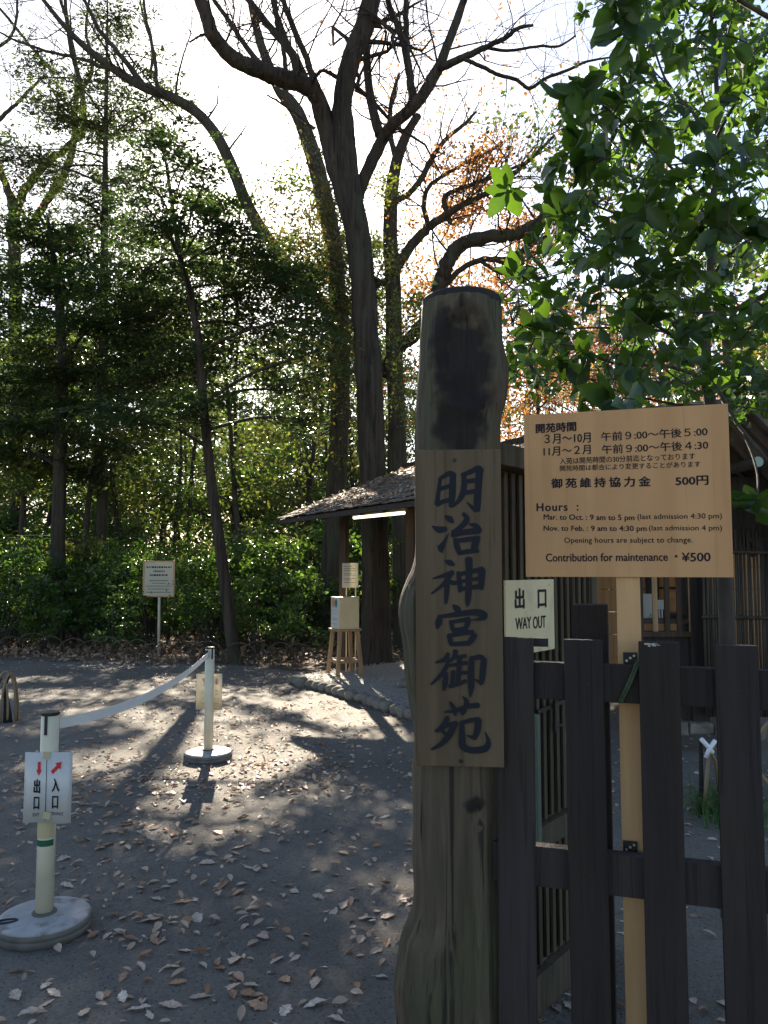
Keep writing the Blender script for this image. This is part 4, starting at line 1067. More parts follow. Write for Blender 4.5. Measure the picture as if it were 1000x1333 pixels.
    # papers standing in the window
    for (x0, x1_, y0, y1, lab) in ((834.5, 851, 773, 808, 'tall white paper card standing inside the barred office window'), (854, 867.5, 781, 808, 'short white printed card standing inside the barred office window')):
        a, c = at(x0, y1, 7.12), at(x1_, y0, 7.12); b = MB(); b.box(((a.x + c.x) / 2, 7.12, (a.z + c.z) / 2), (c.x - a.x, .004, c.z - a.z)); co = b.build('window_card', M['paper'], None); tag(co, lab, 'card', 'cards in the office window')
        L = Letters(); w, h = c.x - a.x, c.z - a.z
        if x0 > 850:
            for k, fx in enumerate((.15, .4, .65)): L.rect(w * fx, h * .12, w * (fx + .1), h * .55)
            L.build('print', M['ink'], co, Vector((a.x, 7.117, a.z)), Vector((1, 0, 0)), Vector((0, 0, 1)), Vector((0, -1, 0)), .0005)
        else:
            L.poly([(w * .45, h * .05), (w * .7, h * .3), (w * .95, h * .22), (w * .98, h * .04)]); L.build('print', M['green_end'], co, Vector((a.x, 7.117, a.z)), Vector((1, 0, 0)), Vector((0, 0, 1)), Vector((0, -1, 0)), .0005)
build_office()

# ================================================================== DONATION BOX, NOTICE, FOREST SIGN
def dashes(L, x0, x1, y, h, rng):
    x = x0
    while x < x1:
        w = rng.uniform(.5, 1.6) * h; L.rect(x, y, min(x1, x + w), y + h); x += w + h * rng.uniform(.25, .5)

def build_box_stand():
    base = gp(449, 888); D = base.y + .18; base = Vector((at(449, 850, D).x, D, .09))
    o = empty('wooden_stand', base, R(26), 'tall four legged wooden stand under the cream donation box', 'stand')
    zt = at(449, 818, D).z - base.z; w = .135; h2 = .185
    for sx in (-1, 1):
        for sy in (-1, 1):
            b = MB(); b.bar((sx * h2, sy * h2, 0), (sx * w, sy * w, zt - .03), .05, .05, (0, 1, 0)); b.build('leg', M['stool_wood'], o, False, .004)
    t = .30; k = h2 + (w - h2) * t
    for a, c in (((-k, -k), (k, -k)), ((-k, k), (k, k)), ((-k, -k), (-k, k)), ((k, -k), (k, k))):
        b = MB(); b.bar((a[0], a[1], zt * t), (c[0], c[1], zt * t), .022, .045); b.build('stretcher', M['stool_wood'], o, False, .003)
    b = MB(); b.box((0, 0, zt - .015), (.37, .37, .03)); b.build('top', M['stool_wood'], o, False, .004)
    zb = base.z + zt + .001
    rz = R(26); hh = .44
    bo = empty('donation_box', (base.x, base.y, zb), rz, 'cream donation box with a printed poster on its narrow side', 'donation box')
    c = MB(); c.box((.0, 0, hh / 2), (.31, .31, hh)); c.build('box', M['box_card'], bo, False, .005)
    c = MB(); c.box((0, .0, hh + .006), (.32, .32, .012)); c.build('lid', M['box_card'], bo, False, .003)
    U, V, N = Vector((0, -1, 0)), Vector((0, 0, 1)), Vector((-1, 0, 0))
    rot = Matrix.Rotation(rz, 3, 'Z'); Wo = Vector((base.x, base.y, zb))
    pm = MB(); pm.box((-.1565, 0, hh / 2), (.002, .26, hh - .04)); po = pm.build('poster', M['paper'], bo)
    O = Vector((-.1576, .13, .02)); Uw, Nw = U, N   # in the box's own space, like the poster
    L = Letters(); rng = random.Random(4)
    for y in (.28, .245, .21, .18, .12, .10, .04): dashes(L, .03, .23, y, .009 if y > .15 else .016, rng)
    L.build('print', M['faded_ink'], po, O, Uw, V, Nw, .0006)
    def disc(x, y, r, m_, nm):
        q = Letters(); q.poly([(x + r * math.cos(a), y + r * 1.2 * math.sin(a)) for a in np.linspace(0, 2 * math.pi, 20)[:-1]]); q.build(nm, m_, po, O, Uw, V, Nw, .0008)
    disc(.075, .345, .055, M['orange_print'], 'orange_emblem'); disc(.175, .345, .05, M['teal'], 'teal_emblem')
    # small notice standing behind the box
    d2 = D + .25
    a, c = at(445.5, 765, d2), at(466.5, 733, d2); n = empty('small_notice', (a.x + .1, d2, base.z), 0, 'small pale framed notice on two thin legs behind the donation box', 'notice')
    b = MB(); b.box(((a.x + c.x) / 2, d2, (a.z + c.z) / 2), (c.x - a.x, .02, c.z - a.z)); pn = b.build('panel', M['paper_old'], n, False, .003, wl=True)
    L = Letters(); w_, h_ = c.x - a.x, c.z - a.z
    for k, fy in enumerate((.86, .76, .68, .56, .5, .36, .3, .2)): dashes(L, w_ * .12, w_ * (.85 if k % 3 else .6), h_ * fy, .008, rng)
    L.build('print', M['ink'], pn, Vector((a.x, d2 - .01, a.z)), Vector((1, 0, 0)), V, Vector((0, -1, 0)), .0006)
    for px in (451, 463):
        q = at(px, 765, d2); b = MB(); b.box((q.x, d2 + .012, (q.z + base.z) / 2), (.018, .018, q.z - base.z)); b.build('leg', M['ivory'], n, wl=True)
build_box_stand()

def build_forest_sign():
    b0 = gp(206.5, 853); D = b0.y
    o = empty('forest_sign', (b0.x, D, 0), 0, 'square beige notice on a thin pole at the forest edge', 'notice')
    a, c = at(186.5, 777, D), at(228.5, 730, D)
    b = MB(); b.box(((a.x + c.x) / 2, D - .02, (a.z + c.z) / 2), (c.x - a.x, .02, c.z - a.z)); p = b.build('panel', M['paper_old'], o, False, .003, wl=True)
    f = MB(); w, h = c.x - a.x, c.z - a.z
    for (x, z, sx, sz) in ((0, .0125, w, .025), (0, h - .0125, w, .025)): f.box((a.x + w / 2, D - .035, a.z + z), (sx, .012, sz))
    for x in (.0125, w - .0125): f.box((a.x + x, D - .035, a.z + h / 2), (.025, .012, h - .05))
    f.build('frame', M['post_tan'], p, wl=True)
    L = Letters(); rng = random.Random(9)
    for fy, fx, hh in ((.80, .1, .030), (.69, .32, .026), (.58, .22, .030), (.44, .2, .014), (.37, .28, .012), (.29, .1, .012), (.21, .16, .012), (.12, .12, .012)): dashes(L, w * fx, w * (1 - fx), h * fy, hh, rng)
    L.build('print', M['ink'], p, Vector((a.x, D - .03, a.z)), Vector((1, 0, 0)), Vector((0, 0, 1)), Vector((0, -1, 0)), .0006)
    b = MB(); b.tube([(b0.x, D + .0, 0), ((a.x + c.x) / 2, D + .005, c.z - .06)], [.026, .026], 12); b.build('pole', M['ivory_pole'], o, True, wl=True)
build_forest_sign()

# ------------------------------------------------------------------ bamboo hoops
def hoop_mesh(w, h, r):
    m = MB(); P = [(w / 2 * math.cos(a), 0, h * math.sin(a) ** .8 if math.sin(a) > 0 else 0) for a in np.linspace(math.pi, 0, 19)]
    P[0] = (P[0][0], 0, -.03); P[-1] = (P[-1][0], 0, -.03)
    m.tube(P, [r] * 19, 8); return m.mesh('bamboo_hoop', True)
def build_hoops():
    rng = random.Random(12); me = hoop_mesh(.62, .40, .008); me.materials.append(M['hoop_old'])
    xs = [14, 42, 66, 94, 118, 138, 158, 180, 205, 226, 248, 268, 312, 334, 366, 388]
    for px in xs:
        g = gp(px, 867 - (14 if px < 80 else 6 if px < 150 else 0) + rng.uniform(-2, 2)); o = bpy.data.objects.new('bamboo_hoop', me); COL.objects.link(o)
        o.location = g; o.rotation_euler = (rng.uniform(-.15, .15), 0, rng.uniform(-.3, .3)); o.scale = (rng.uniform(.85, 1.15), 1, rng.uniform(.85, 1.1))
        tag(o, 'thin arched bamboo hoop stuck in the ground along the forest edge', 'bamboo hoop', 'bamboo hoops edging the woods')
    # a tied bundle of hoops at the far left, beside the near path
    g = gp(8, 940)
    t = empty('bamboo_guard', g, 0, 'tied bamboo hoops with dark cord standing at the left edge of the path', 'plant guard')
    for dx, rz, w, h in ((-.02, .2, .22, .52), (.03, .9, .18, .50), (-.05, -.5, .2, .46)):
        o = link('hoop', hoop_mesh(w, h, .012), M['bamboo'], t); o.location = (dx, 0, 0); o.rotation_euler = (0, 0, rz)
    b = MB(); b.tube([(.03, -.02, 0), (.0, 0, .2), (-.03, 0, .36), (.02, 0, .48)], [.05, .03, .02, .012], 8); b.build('dark_wrap', M['black_cord'], t, True)
    # right: white-tied guard behind the pickets
    g = gp(926, 1062)
    t = empty('bamboo_guard', g, 0, 'crossed bamboo hoops bound with white tape seen between the right pickets', 'plant guard')
    x0 = at(916, 1055, g.y); 
    def L(px, py, dz=0): 
        q = at(px, py, g.y + dz) - g; return q
    b = MB(); b.tube([L(917, 1058), L(919, 1025), L(922, 985), L(932, 965, .02), L(946, 985, .1)], [.013] * 5, 10); b.build('hoop', M['bamboo'], t, True)
    b = MB(); b.tube([L(936, 1030, .1), L(931, 990, .05), L(922, 972), L(914, 962, -.02)], [.012] * 4, 10); b.build('hoop', M['bamboo'], t, True)
    b = MB(); b.tube([L(913, 962, -.03), L(922, 972, -.02), L(928, 980, -.02)], [.0145] * 3, 8); b.tube([L(931, 964, -.01), L(924, 974, -.025), L(919, 986, -.01)], [.015] * 3, 8); b.build('white_tie', M['white_tie'], t, True)
    b = MB(); b.tube([L(913, 1060, .03), L(913, 1010, .03), L(912, 965, .03)], [.017, .015, .012], 8); b.build('dark_stake', M['black_cord'], t, True)
    b = MB(); b.tube([L(986, 964, .1), L(996, 945, .1), L(1012, 930, .1)], [.014] * 3, 10); b.build('hoop', M['bamboo'], t, True)
    b = MB(); b.tube([L(988, 1004, .0), L(1000, 1020, 0), L(1020, 1040, 0)], [.012] * 3, 10); b.build('hoop', M['bamboo'], t, True)
    # grass clump within
    rng2 = np.random.default_rng(5); m = MB(); c0 = gp(968, 1075)
    for _ in range(420):
        p = Vector((c0.x + rng2.normal() * .13, c0.y + .15 + rng2.normal() * .14, 0)); a = rng2.uniform(0, 6.28); Lh = rng2.uniform(.18, .42); out = Vector((math.cos(a), math.sin(a), 0)); side = Vector((-out.y, out.x, 0)) * .004
        Lf = []; Rt = []
        for i in range(5):
            t_ = i / 4; q = p + out * (Lh * .7 * t_ ** 1.6) + Vector((0, 0, Lh * (t_ - .45 * t_ * t_))); k = 1 - t_ * .85
            Lf.append(q - side * k); Rt.append(q + side * k)
        m.strip(Lf, Rt)
    tag(m.build('grass_clump', M['grass']), 'tuft of long dark green grass growing by the white-tied hoops', 'grass clump')
build_hoops()

# ================================================================== TREES
def build_main_tree():
    D = 12.8
    t = Tree('great_oak', gp(490, 868), 'huge bare oak with deeply furrowed bark rising behind the shelter roof', 'tree', seed=1)
    T = [(492, 874, 52), (491, 862, 44), (490, 830, 39), (489, 760, 38), (488, 690, 37.5), (485, 600, 36), (482, 520, 35.5), (477, 440, 34), (472, 365, 33), (464, 300, 34), (453, 245, 35), (448, 205, 34), (446, 165, 32), (445, 140, 27), (450, 105, 27), (459, 72, 27), (474, 36, 28), (486, -10, 25), (500, -70, 20)]
    P, Rr = t.px(T, D, 44, 9, ridge=.12, scale=.95)
    t.sprout(P[110:], Rr[110:], 12, 2.4, 2, .3, tips=False)
    limbs = [
        [(459, 300, 22), (450, 262, 27), (438, 218, 29), (424, 165, 27), (413, 126, 25, -.2), (392, 108, 26, -.4), (372, 104, 26, -.6), (344, 94, 24, -.9), (318, 84, 22, -1.1), (301, 74, 22, -1.2), (286, 58, 21, -1.3), (276, 44, 21, -1.4), (270, 25, 20, -1.4), (258, -8, 18, -1.5), (240, -50, 14, -1.5)],
        [(460, 300, 16, .1), (463, 268, 19, .2), (471, 240, 18, .3), (488, 202, 19, .3), (499, 180, 18, .2), (512, 162, 18), (530, 146, 17, -.1), (546, 130, 17, -.2), (562, 104, 17, -.2), (572, 86, 15, -.2), (582, 60, 13, -.2), (597, 20, 12, -.2), (610, -20, 9, -.2), (620, -60, 6)],
        [(494, 176, 15, .2), (485, 140, 14, .3), (479, 100, 12, .4), (477, 60, 11, .4), (476, 20, 9, .5), (480, -30, 7, .5)],
        [(540, 136, 13, -.1), (534, 100, 12, 0), (527, 62, 11, .1), (516, 30, 9, .2), (504, -4, 8, .3), (495, -50, 6, .3)],
        [(537, 128, 11), (531, 80, 9.5, .3), (529, 40, 9, .4), (529, 0, 8, .5), (532, -50, 6, .5)],
        [(575, 88, 12, -.3), (592, 80, 11, -.4), (609, 72, 10, -.5), (636, 60, 8, -.6), (660, 48, 7, -.7), (674, 37, 6, -.8), (694, 33, 4, -.9)],
        [(605, 78, 6, -.5), (628, 87, 6, -.5), (648, 97, 5.6, -.5), (672, 104, 5.4, -.6), (690, 115, 5.2, -.6), (710, 102, 5, -.7), (735, 93, 4.5, -.8), (765, 80, 3.6, -.9), (800, 74, 2.4, -1)],
        [(634, 62, 5, -.6), (660, 66, 4.4, -.6), (690, 62, 4, -.7), (705, 60, 3.8, -.7), (728, 60, 3.4, -.8), (750, 46, 2.6, -.9)],
        [(398, 108, 15, -.4), (380, 70, 13, -.2), (352, 36, 11, 0), (330, 8, 10, .1), (300, -30, 7, .2)],
        [(350, 96, 10, -.9), (320, 60, 8, -.8), (296, 24, 7, -.7), (272, -8, 6, -.6)],
        [(418, 128, 11, 0), (404, 90, 10, .2), (388, 50, 9, .3), (372, 10, 8, .4), (360, -40, 6, .4)],
        [(388, 106, 9, -.3), (378, 66, 8.5, -.1), (364, 30, 8, 0), (352, -10, 7, .1)],
        [(374, 102, 7, -.6), (368, 60, 6.5, -.6), (360, 20, 6, -.6), (356, -30, 5, -.5)],
        [(278, 42, 6, -1.4), (262, 46, 3.5, -1.4), (246, 55, 2, -1.4)],
        [(438, 100, 7, -.3), (420, 92, 5, -.5), (410, 102, 4, -.6)],
        [(410, 168, 5, -.2), (385, 148, 4, -.3), (362, 132, 3, -.4), (348, 124, 2.4, -.4)],
    ]
    r = random.Random(5)
    for i, l in enumerate(limbs):
        P, Rr = t.px(l, D, 20 if l[0][2] > 16 else 10, 6, ridge=.10 if l[0][2] > 14 else 0, jit=.03 if l[0][2] > 14 else .10, scale=.92)
        big = l[0][2] > 8
        t.sprout(P, Rr, 9 if big else 10, 1.6 if big else 1.3, 3, .3, up=.3, rs=.3, rmax=.02, fork=3)
    t.wood(M['bark'])
    # a few last leaves on the twigs, and ivy-like small sprays low on the trunk
    tips = np.array([tuple(p) for p in t.tips])[::3]; P = np.repeat(tips, 2, 0) + t.rng.normal(size=(len(tips) * 2, 3)) * .12
    P = P[t.rng.random(len(P)) < .03]
    t.crown(P, M['leaf_autumn'], (.04, .075), .6)
build_main_tree()

def build_second_trees():
    D = 16.2
    t = Tree('tall_tree', gp(432, 838), 'tall hazy oak trunk close behind and left of the great oak', 'tree', seed=2)
    P, Rr = t.px([(428, 842, 36), (430, 800, 31), (433, 700, 30), (440, 600, 30), (443, 520, 30), (443, 450, 29), (439, 380, 28), (432, 310, 28), (420, 250, 27), (404, 190, 25), (386, 145, 22), (364, 116, 18), (344, 70, 14), (330, 20, 11), (318, -40, 7)], D, 26, 8, ridge=.08, scale=.85)
    t.sprout(P[70:], Rr[70:], 14, 1.6, 2, .2, rs=.2, rmax=.025, tips=False)
    P, Rr = t.px([(442, 430, 18), (420, 395, 17), (380, 350, 17, .5), (345, 305, 16, .8), (320, 262, 16, 1), (304, 222, 16, 1), (284, 180, 15, 1), (258, 148, 14, 1), (222, 126, 13, 1), (188, 114, 12, 1), (148, 90, 11, 1), (112, 62, 9, 1), (84, 34, 7, 1), (52, -6, 5, 1)], D, 14, 6, ridge=.05)
    t.sprout(P[20:], Rr[20:], 18, 1.8, 3, .1, up=.5, rs=.3, rmax=.03, tips=False)
    for l in ([(190, 114, 9, 1), (160, 75, 7, 1), (130, 40, 6, 1), (105, -10, 4, 1)], [(150, 92, 7, 1), (110, 78, 5, 1), (60, 66, 4, 1), (15, 50, 3, 1), (-20, 30, 2, 1)], [(205, 118, 6, 1), (200, 70, 5, 1), (190, 20, 4, 1), (185, -20, 3, 1)]):
        P, Rr = t.px(l, D, 8, 5, jit=.2); t.sprout(P, Rr, 8, 1.2, 2, .2, up=.4, rs=.35, rmax=.02, tips=False)
    t.wood(M['bark_grey'])
    C = []
    for px, py, rw, rh, n in ((455, 400, 45, 30, 900), (400, 300, 40, 22, 700), (440, 460, 40, 30, 900), (380, 340, 60, 30, 1000), (340, 310, 40, 30, 600), (430, 520, 50, 30, 900), (470, 360, 30, 18, 300), (445, 590, 40, 30, 600), (360, 250, 25, 14, 200), (425, 270, 40, 26, 900), (432, 340, 45, 30, 1200), (415, 225, 24, 16, 260), (400, 440, 60, 40, 1500), (450, 500, 50, 40, 1300), (395, 370, 40, 22, 700), (400, 190, 18, 12, 140)):
        c = at(px, py, D - 1); C.append(clump(t.rng, c, (rw * .016, 1.0, rh * .016), n, 18, .2, .45))
    t.crown(np.concatenate(C), M['leaf_olive'], (.06, .10), .55)

    D = 15.0
    t = Tree('bent_oak', at(512, 860, D) * 1, 'brown oak with crooked boughs spreading right behind the gate post', 'tree', seed=3)
    t.o.location.z = 0
    g = at(520, 846, D)
    P, Rr = t.px([(526, 852, 30), (524, 780, 26), (522, 680, 24), (517, 560, 23), (513, 450, 22), (512, 375, 21), (508, 310, 20), (510, 250, 18), (518, 205, 15), (532, 170, 12), (545, 150, 9)], D, 20, 8, ridge=.07)
    for l in ([(499, 486, 17, .3), (508, 470, 17, .2), (522, 452, 17), (540, 436, 18, -.2), (556, 414, 19, -.3), (567, 392, 20, -.4), (574, 364, 20, -.5), (583, 340, 20, -.6), (600, 318, 19, -.6), (630, 309, 17, -.7), (660, 307, 17, -.8), (690, 298, 17, -.9), (714, 279, 15, -1), (740, 260, 12, -1), (780, 250, 9, -1)],
              [(512, 360, 14, -.1), (524, 336, 14, -.2), (540, 315, 13, -.3), (561, 294, 12, -.4), (590, 274, 9, -.5), (612, 262, 8, -.5), (636, 251, 7.5, -.6), (662, 232, 7, -.6), (700, 198, 5, -.7), (722, 176, 4, -.8)],
              [(512, 265, 9), (535, 250, 8, .1), (552, 226, 8, .2), (566, 200, 7, .3), (580, 182, 6, .3), (606, 160, 5, .4), (620, 145, 3, .4)],
              [(540, 318, 8, .2), (556, 292, 7, .3), (551, 268, 7, .3), (558, 244, 6, .4), (575, 230, 5, .4), (610, 210, 4, .5), (650, 190, 3, .5)],
              [(586, 290, 7, -.3), (578, 262, 7, -.2), (584, 252, 7, -.2), (604, 244, 6, -.1), (640, 230, 5, 0), (690, 210, 3.5, 0)],
              [(578, 372, 9, -.4), (600, 350, 8, -.5), (626, 338, 8, -.6), (650, 338, 8, -.6), (672, 334, 7, -.7), (690, 316, 6, -.8), (716, 306, 4, -.9)],
              [(626, 340, 6, -.6), (650, 354, 5.5, -.6), (680, 360, 5, -.7), (712, 362, 4, -.8)],
              [(516, 210, 8), (508, 170, 7, .2), (510, 130, 6, .3), (520, 95, 4, .4)],
              [(505, 370, 9), (492, 366, 8), (478, 352, 6, .3)]):
        P, Rr = t.px(l, D, 12 if l[0][2] > 12 else 8, 6, ridge=.05 if l[0][2] > 12 else 0, jit=.12)
        t.sprout(P, Rr, 20, 1.5, 2, .3, up=.4, rs=.32, rmax=.024, fork=3)
    t.wood(M['bark_grey'])
    tips = np.array([tuple(p) for p in t.tips])[::4]; P = np.repeat(tips, 2, 0) + t.rng.normal(size=(len(tips) * 2, 3)) * .14
    O = [P]
    for px, py, rw, rh, n in ((600, 272, 34, 20, 300), (628, 205, 26, 16, 160), (606, 222, 22, 14, 120), (586, 305, 26, 10, 80), (690, 330, 24, 20, 200), (650, 362, 30, 12, 120), (625, 255, 26, 14, 160), (668, 285, 30, 16, 120), (570, 222, 20, 12, 60), (535, 290, 10, 8, 50), (700, 300, 20, 20, 120), (660, 190, 24, 12, 60), (640, 385, 24, 12, 100)):
        O.append(clump(t.rng, at(px, py, D + .4), (rw * .015, .8, rh * .015), int(n * 2.6), 7, .13, .7))
    P = np.concatenate(O)
    t.crown(P, M['leaf_autumn'], (.06, .10), .7)
    C = []
    for px, py, rw, rh, n in ((505, 245, 26, 18, 500), (520, 420, 30, 30, 700), (535, 480, 22, 22, 500), (515, 345, 22, 14, 300), (500, 320, 18, 10, 200), (525, 530, 22, 30, 600), (540, 400, 14, 10, 200)):
        c = at(px, py, D - 1); C.append(clump(t.rng, c, (rw * .015, .7, rh * .015), n, 16, .16, .45))
    t.crown(np.concatenate(C), M['leaf_yellow'], (.06, .09), .5, name='leaf_sprays')
build_second_trees()

def tiered(name, label, base, D, trunk, tiers, mat, seed, size=(.055, .085), dens=1.0, zs=1.0, bark='bark', branches=True, depth=2.4, aspect=.5, tilt=.45, sides=14, spray=(.45, .85), per=55):
    t = Tree(name, base, label, 'tree', seed=seed)
    P, Rr = t.px(trunk, D, sides, 7, ridge=.06 if bark == 'bark' else .03)
    C = []; AX = []; NR = []
    for px, py, rw, rh in tiers:
        off = t.rng.uniform(-depth, depth) * .6
        c = at(px, py, D + off); k = (D + off) / FPX
        m = max(4, int(rw * rh * 4 * k * k * 24 * dens)); j0 = min(range(len(P)), key=lambda i: abs(P[i].z - c.z))
        p_, a_, n_, q_, f_ = sprays(t.rng, c, (rw * k * 1.0, depth * .5, rh * k * .6), m, spray, per, out=P[j0]); C.append(p_); AX.append(a_); NR.append(n_)
        for qq, ff in zip(q_[::2], f_[::2]): t.w.tube([qq - ff * spray[0] * .7, qq - ff * .1, qq + ff * spray[0] * .5 - np.array([0, 0, .05])], [.007, .005, .002], 3, False)
        if branches:
            j = min(range(len(P)), key=lambda i: abs(P[i].z - (c.z - .35)) + .0)
            a = P[j]; md = a.lerp(c, .5) + Vector((0, 0, .12)); e = c + (c - a) * .15
            q, rr = t.limb([a, md, c, e], [max(.012, Rr[j] * .4), Rr[j] * .28 + .006, .012, .004], 6, 4)
            t.sprout(q, rr, 6, .8, 1, .3, up=.05, rs=.6, rmax=.012, fork=2, tips=False)
    t.wood(M[bark])
    t.crown(np.concatenate(C), mat, size, aspect, axis=np.concatenate(AX), nrm=np.concatenate(NR))
    return t

def build_evergreens():
    g = gp(306, 864)
    tiered('leaning_evergreen', 'slender dark leaning evergreen with flat layered foliage beside the far stanchion', g, g.y,
           [(309, 868, 25), (306, 858, 19), (300, 815, 17), (293, 760, 15.5), (285, 700, 14.5), (277, 640, 13.5), (268, 560, 12.5), (263, 500, 11.5), (258, 440, 10.5), (246, 375, 9), (236, 340, 8), (229, 300, 6.5), (222, 250, 5), (215, 205, 3.5), (210, 180, 2)],
           [(212, 196, 34, 14), (245, 215, 44, 18), (185, 228, 40, 16), (262, 246, 40, 16), (190, 268, 60, 16), (280, 282, 46, 18), (318, 312, 56, 20), (225, 312, 60, 18), (350, 345, 66, 22), (270, 348, 80, 22), (190, 352, 60, 20), (390, 372, 50, 20), (320, 388, 96, 24), (230, 400, 80, 22), (398, 415, 54, 22), (330, 432, 100, 24), (245, 452, 90, 22), (160, 420, 60, 22), (400, 462, 46, 22), (300, 480, 100, 24), (200, 496, 80, 22), (372, 508, 60, 22), (270, 530, 90, 22), (180, 548, 60, 18), (400, 545, 40, 16)],
           M['leaf_dark'], 11, (.06, .10), 1.9, depth=3.2)
    g = gp(75, 842); D = 16.5
    tiered('left_evergreen', 'thick-trunked dark evergreen with drooping layers at the left of the woods', at(70, 842, D), D,
           [(72, 850, 24), (74, 780, 20), (76, 700, 18), (78, 620, 17), (80, 540, 16), (80, 460, 14), (78, 400, 12), (72, 350, 9), (66, 310, 6), (62, 280, 3)],
           [(40, 310, 60, 18), (110, 330, 60, 18), (20, 350, 60, 22), (95, 372, 80, 22), (150, 385, 60, 20), (35, 400, 80, 22), (120, 425, 90, 22), (40, 450, 90, 22), (150, 470, 80, 22), (90, 490, 90, 22), (20, 510, 60, 20), (130, 530, 90, 20), (60, 556, 90, 20), (150, 580, 70, 18), (20, 590, 60, 18), (100, 610, 70, 16)],
           M['leaf_dark'], 12, (.07, .115), 1.5, depth=3.2, spray=(.5, 1.0), per=60)
    D = 18.5
    tiered('tall_fir', 'tall thin fir with sparse spreading sprays against the bright sky at upper left', at(135, 835, D), D,
           [(132, 845, 17), (133, 700, 15), (134, 560, 14), (135, 420, 12), (136, 330, 10), (137, 240, 8), (138, 160, 6), (139, 90, 4.5), (140, 30, 3), (140, -10, 2)],
           [(52, 84, 34, 12), (32, 104, 26, 10), (70, 140, 42, 14), (92, 156, 40, 14), (120, 166, 40, 13), (150, 112, 30, 11), (190, 114, 36, 12), (222, 134, 26, 9), (166, 24, 30, 12), (140, 20, 24, 10), (208, 82, 24, 8), (160, 164, 40, 13), (186, 170, 36, 10), (40, 196, 40, 13), (20, 206, 30, 12), (60, 226, 50, 13), (120, 215, 54, 14), (170, 235, 46, 14), (100, 255, 50, 14), (150, 270, 50, 14), (110, 292, 60, 14), (175, 300, 50, 14), (125, 50, 20, 10), (100, 110, 34, 11), (150, 140, 40, 11)],
           M['leaf_fir'], 13, (.09, .16), 1.0, spray=(.6, 1.2), per=60, depth=2.0, aspect=.3, tilt=.5, bark='bark_grey')
    # bare forked tree at far left
    D = 21.0
    t = Tree('bare_forked_tree', at(30, 830, D) * 1, 'bare forked tree with crossing boughs at the far upper left', 'tree', seed=14); t.o.location.z = 0
    for l in ([(26, 845, 22), (22, 600, 19), (20, 420, 17), (18, 320, 16), (18, 275, 15), (8, 240, 10), (-10, 190, 8)], [(18, 285, 12), (34, 245, 11), (58, 215, 10), (90, 190, 9), (110, 165, 8), (104, 110, 7), (92, 60, 6), (86, 10, 5), (84, -40, 4)],
              [(40, 300, 10), (60, 262, 10), (84, 226, 10), (96, 190, 9), (98, 150, 8), (100, 95, 6), (90, 40, 5), (76, -10, 4)], [(-6, 160, 6), (16, 140, 5), (40, 116, 4), (60, 96, 3)], [(-10, 66, 5), (14, 48, 4), (22, 20, 3.5), (22, -10, 3)], [(70, 95, 5), (40, 60, 4), (16, 30, 4), (-10, 0, 3)], [(98, 130, 5), (120, 90, 5), (112, 40, 4), (118, -10, 3)],
              [(196, 100, 4), (198, 60, 4), (186, 20, 3), (180, -20, 2)]):
        P, Rr = t.px(l, D, 9, 6, jit=.15); t.sprout(P, Rr, 9, 2.0, 3, .3, up=.4, rs=.3, rmax=.03, tips=False)
    t.wood(M['bark_grey']); 
    t.crown(np.concatenate([clump(t.rng, at(px, py, D), (1.0, 1, .5), 160, 10, .25, .5) for px, py in ((25, 235), (40, 290), (15, 300), (60, 330))]), M['leaf_red'], (.06, .1), .7)
build_evergreens()

def tree_variant(name, label, group, H, seed, mat, n, crown0=.25, spread=1.6, size=(.09, .14), lean=.4, r0=.09, bark='bark_thin', tips=True, aspect=.55, twk=14):
    t = Tree(name, (0, 0, 0), label, 'tree', group, seed)
    r = t.r; p = [(0, 0, -.1)]; x = y = 0
    lx, ly = r.uniform(-lean, lean), r.uniform(-lean, lean)
    for k in range(1, 7):
        x += lx / 6 + r.uniform(-.15, .15); y += ly / 6 + r.uniform(-.15, .15); p.append((x, y, H * k / 6))
    P, Rr = t.limb(p, [r0 * (1.25 if k == 0 else 1 - k / 7) for k in range(7)], 9, 5)
    C = []
    for k in range(twk):
        f = r.uniform(crown0, 1); i = min(len(P) - 1, int(f * (len(P) - 1))); a = r.uniform(0, 6.28); L = spread * (1.15 - .7 * abs(f - .55)) * r.uniform(.5, 1.1)
        e = P[i] + Vector((math.cos(a) * L, math.sin(a) * L, L * r.uniform(.0, .5)))
        t.limb([P[i], P[i].lerp(e, .5) + Vector((0, 0, .1)), e], [Rr[i] * .5 + .004, Rr[i] * .3 + .004, .005], 5, 4, keep=False)
        C.append(clump(t.rng, e, (L * .62, L * .62, L * .3), int(n / twk * r.uniform(.6, 1.4)), 16, .22, .45))
        if r.random() < .6: C.append(clump(t.rng, P[i].lerp(e, .6), (L * .4, L * .4, .25), n // twk // 3, 14, .2, .45))
    t.wood(M[bark])
    t.crown(np.concatenate(C), mat, size, aspect, 'random', gaps=False)
    return t.o

def copy_thing(o, loc, rz, s=1.0, label=None):
    c = o.copy(); COL.objects.link(c); c.location = loc; c.rotation_euler = (0, 0, rz); c.scale = (s, s, s)
    if label: c['label'] = label
    for ch in o.children:
        d = ch.copy(); COL.objects.link(d); d.parent = c
    return c

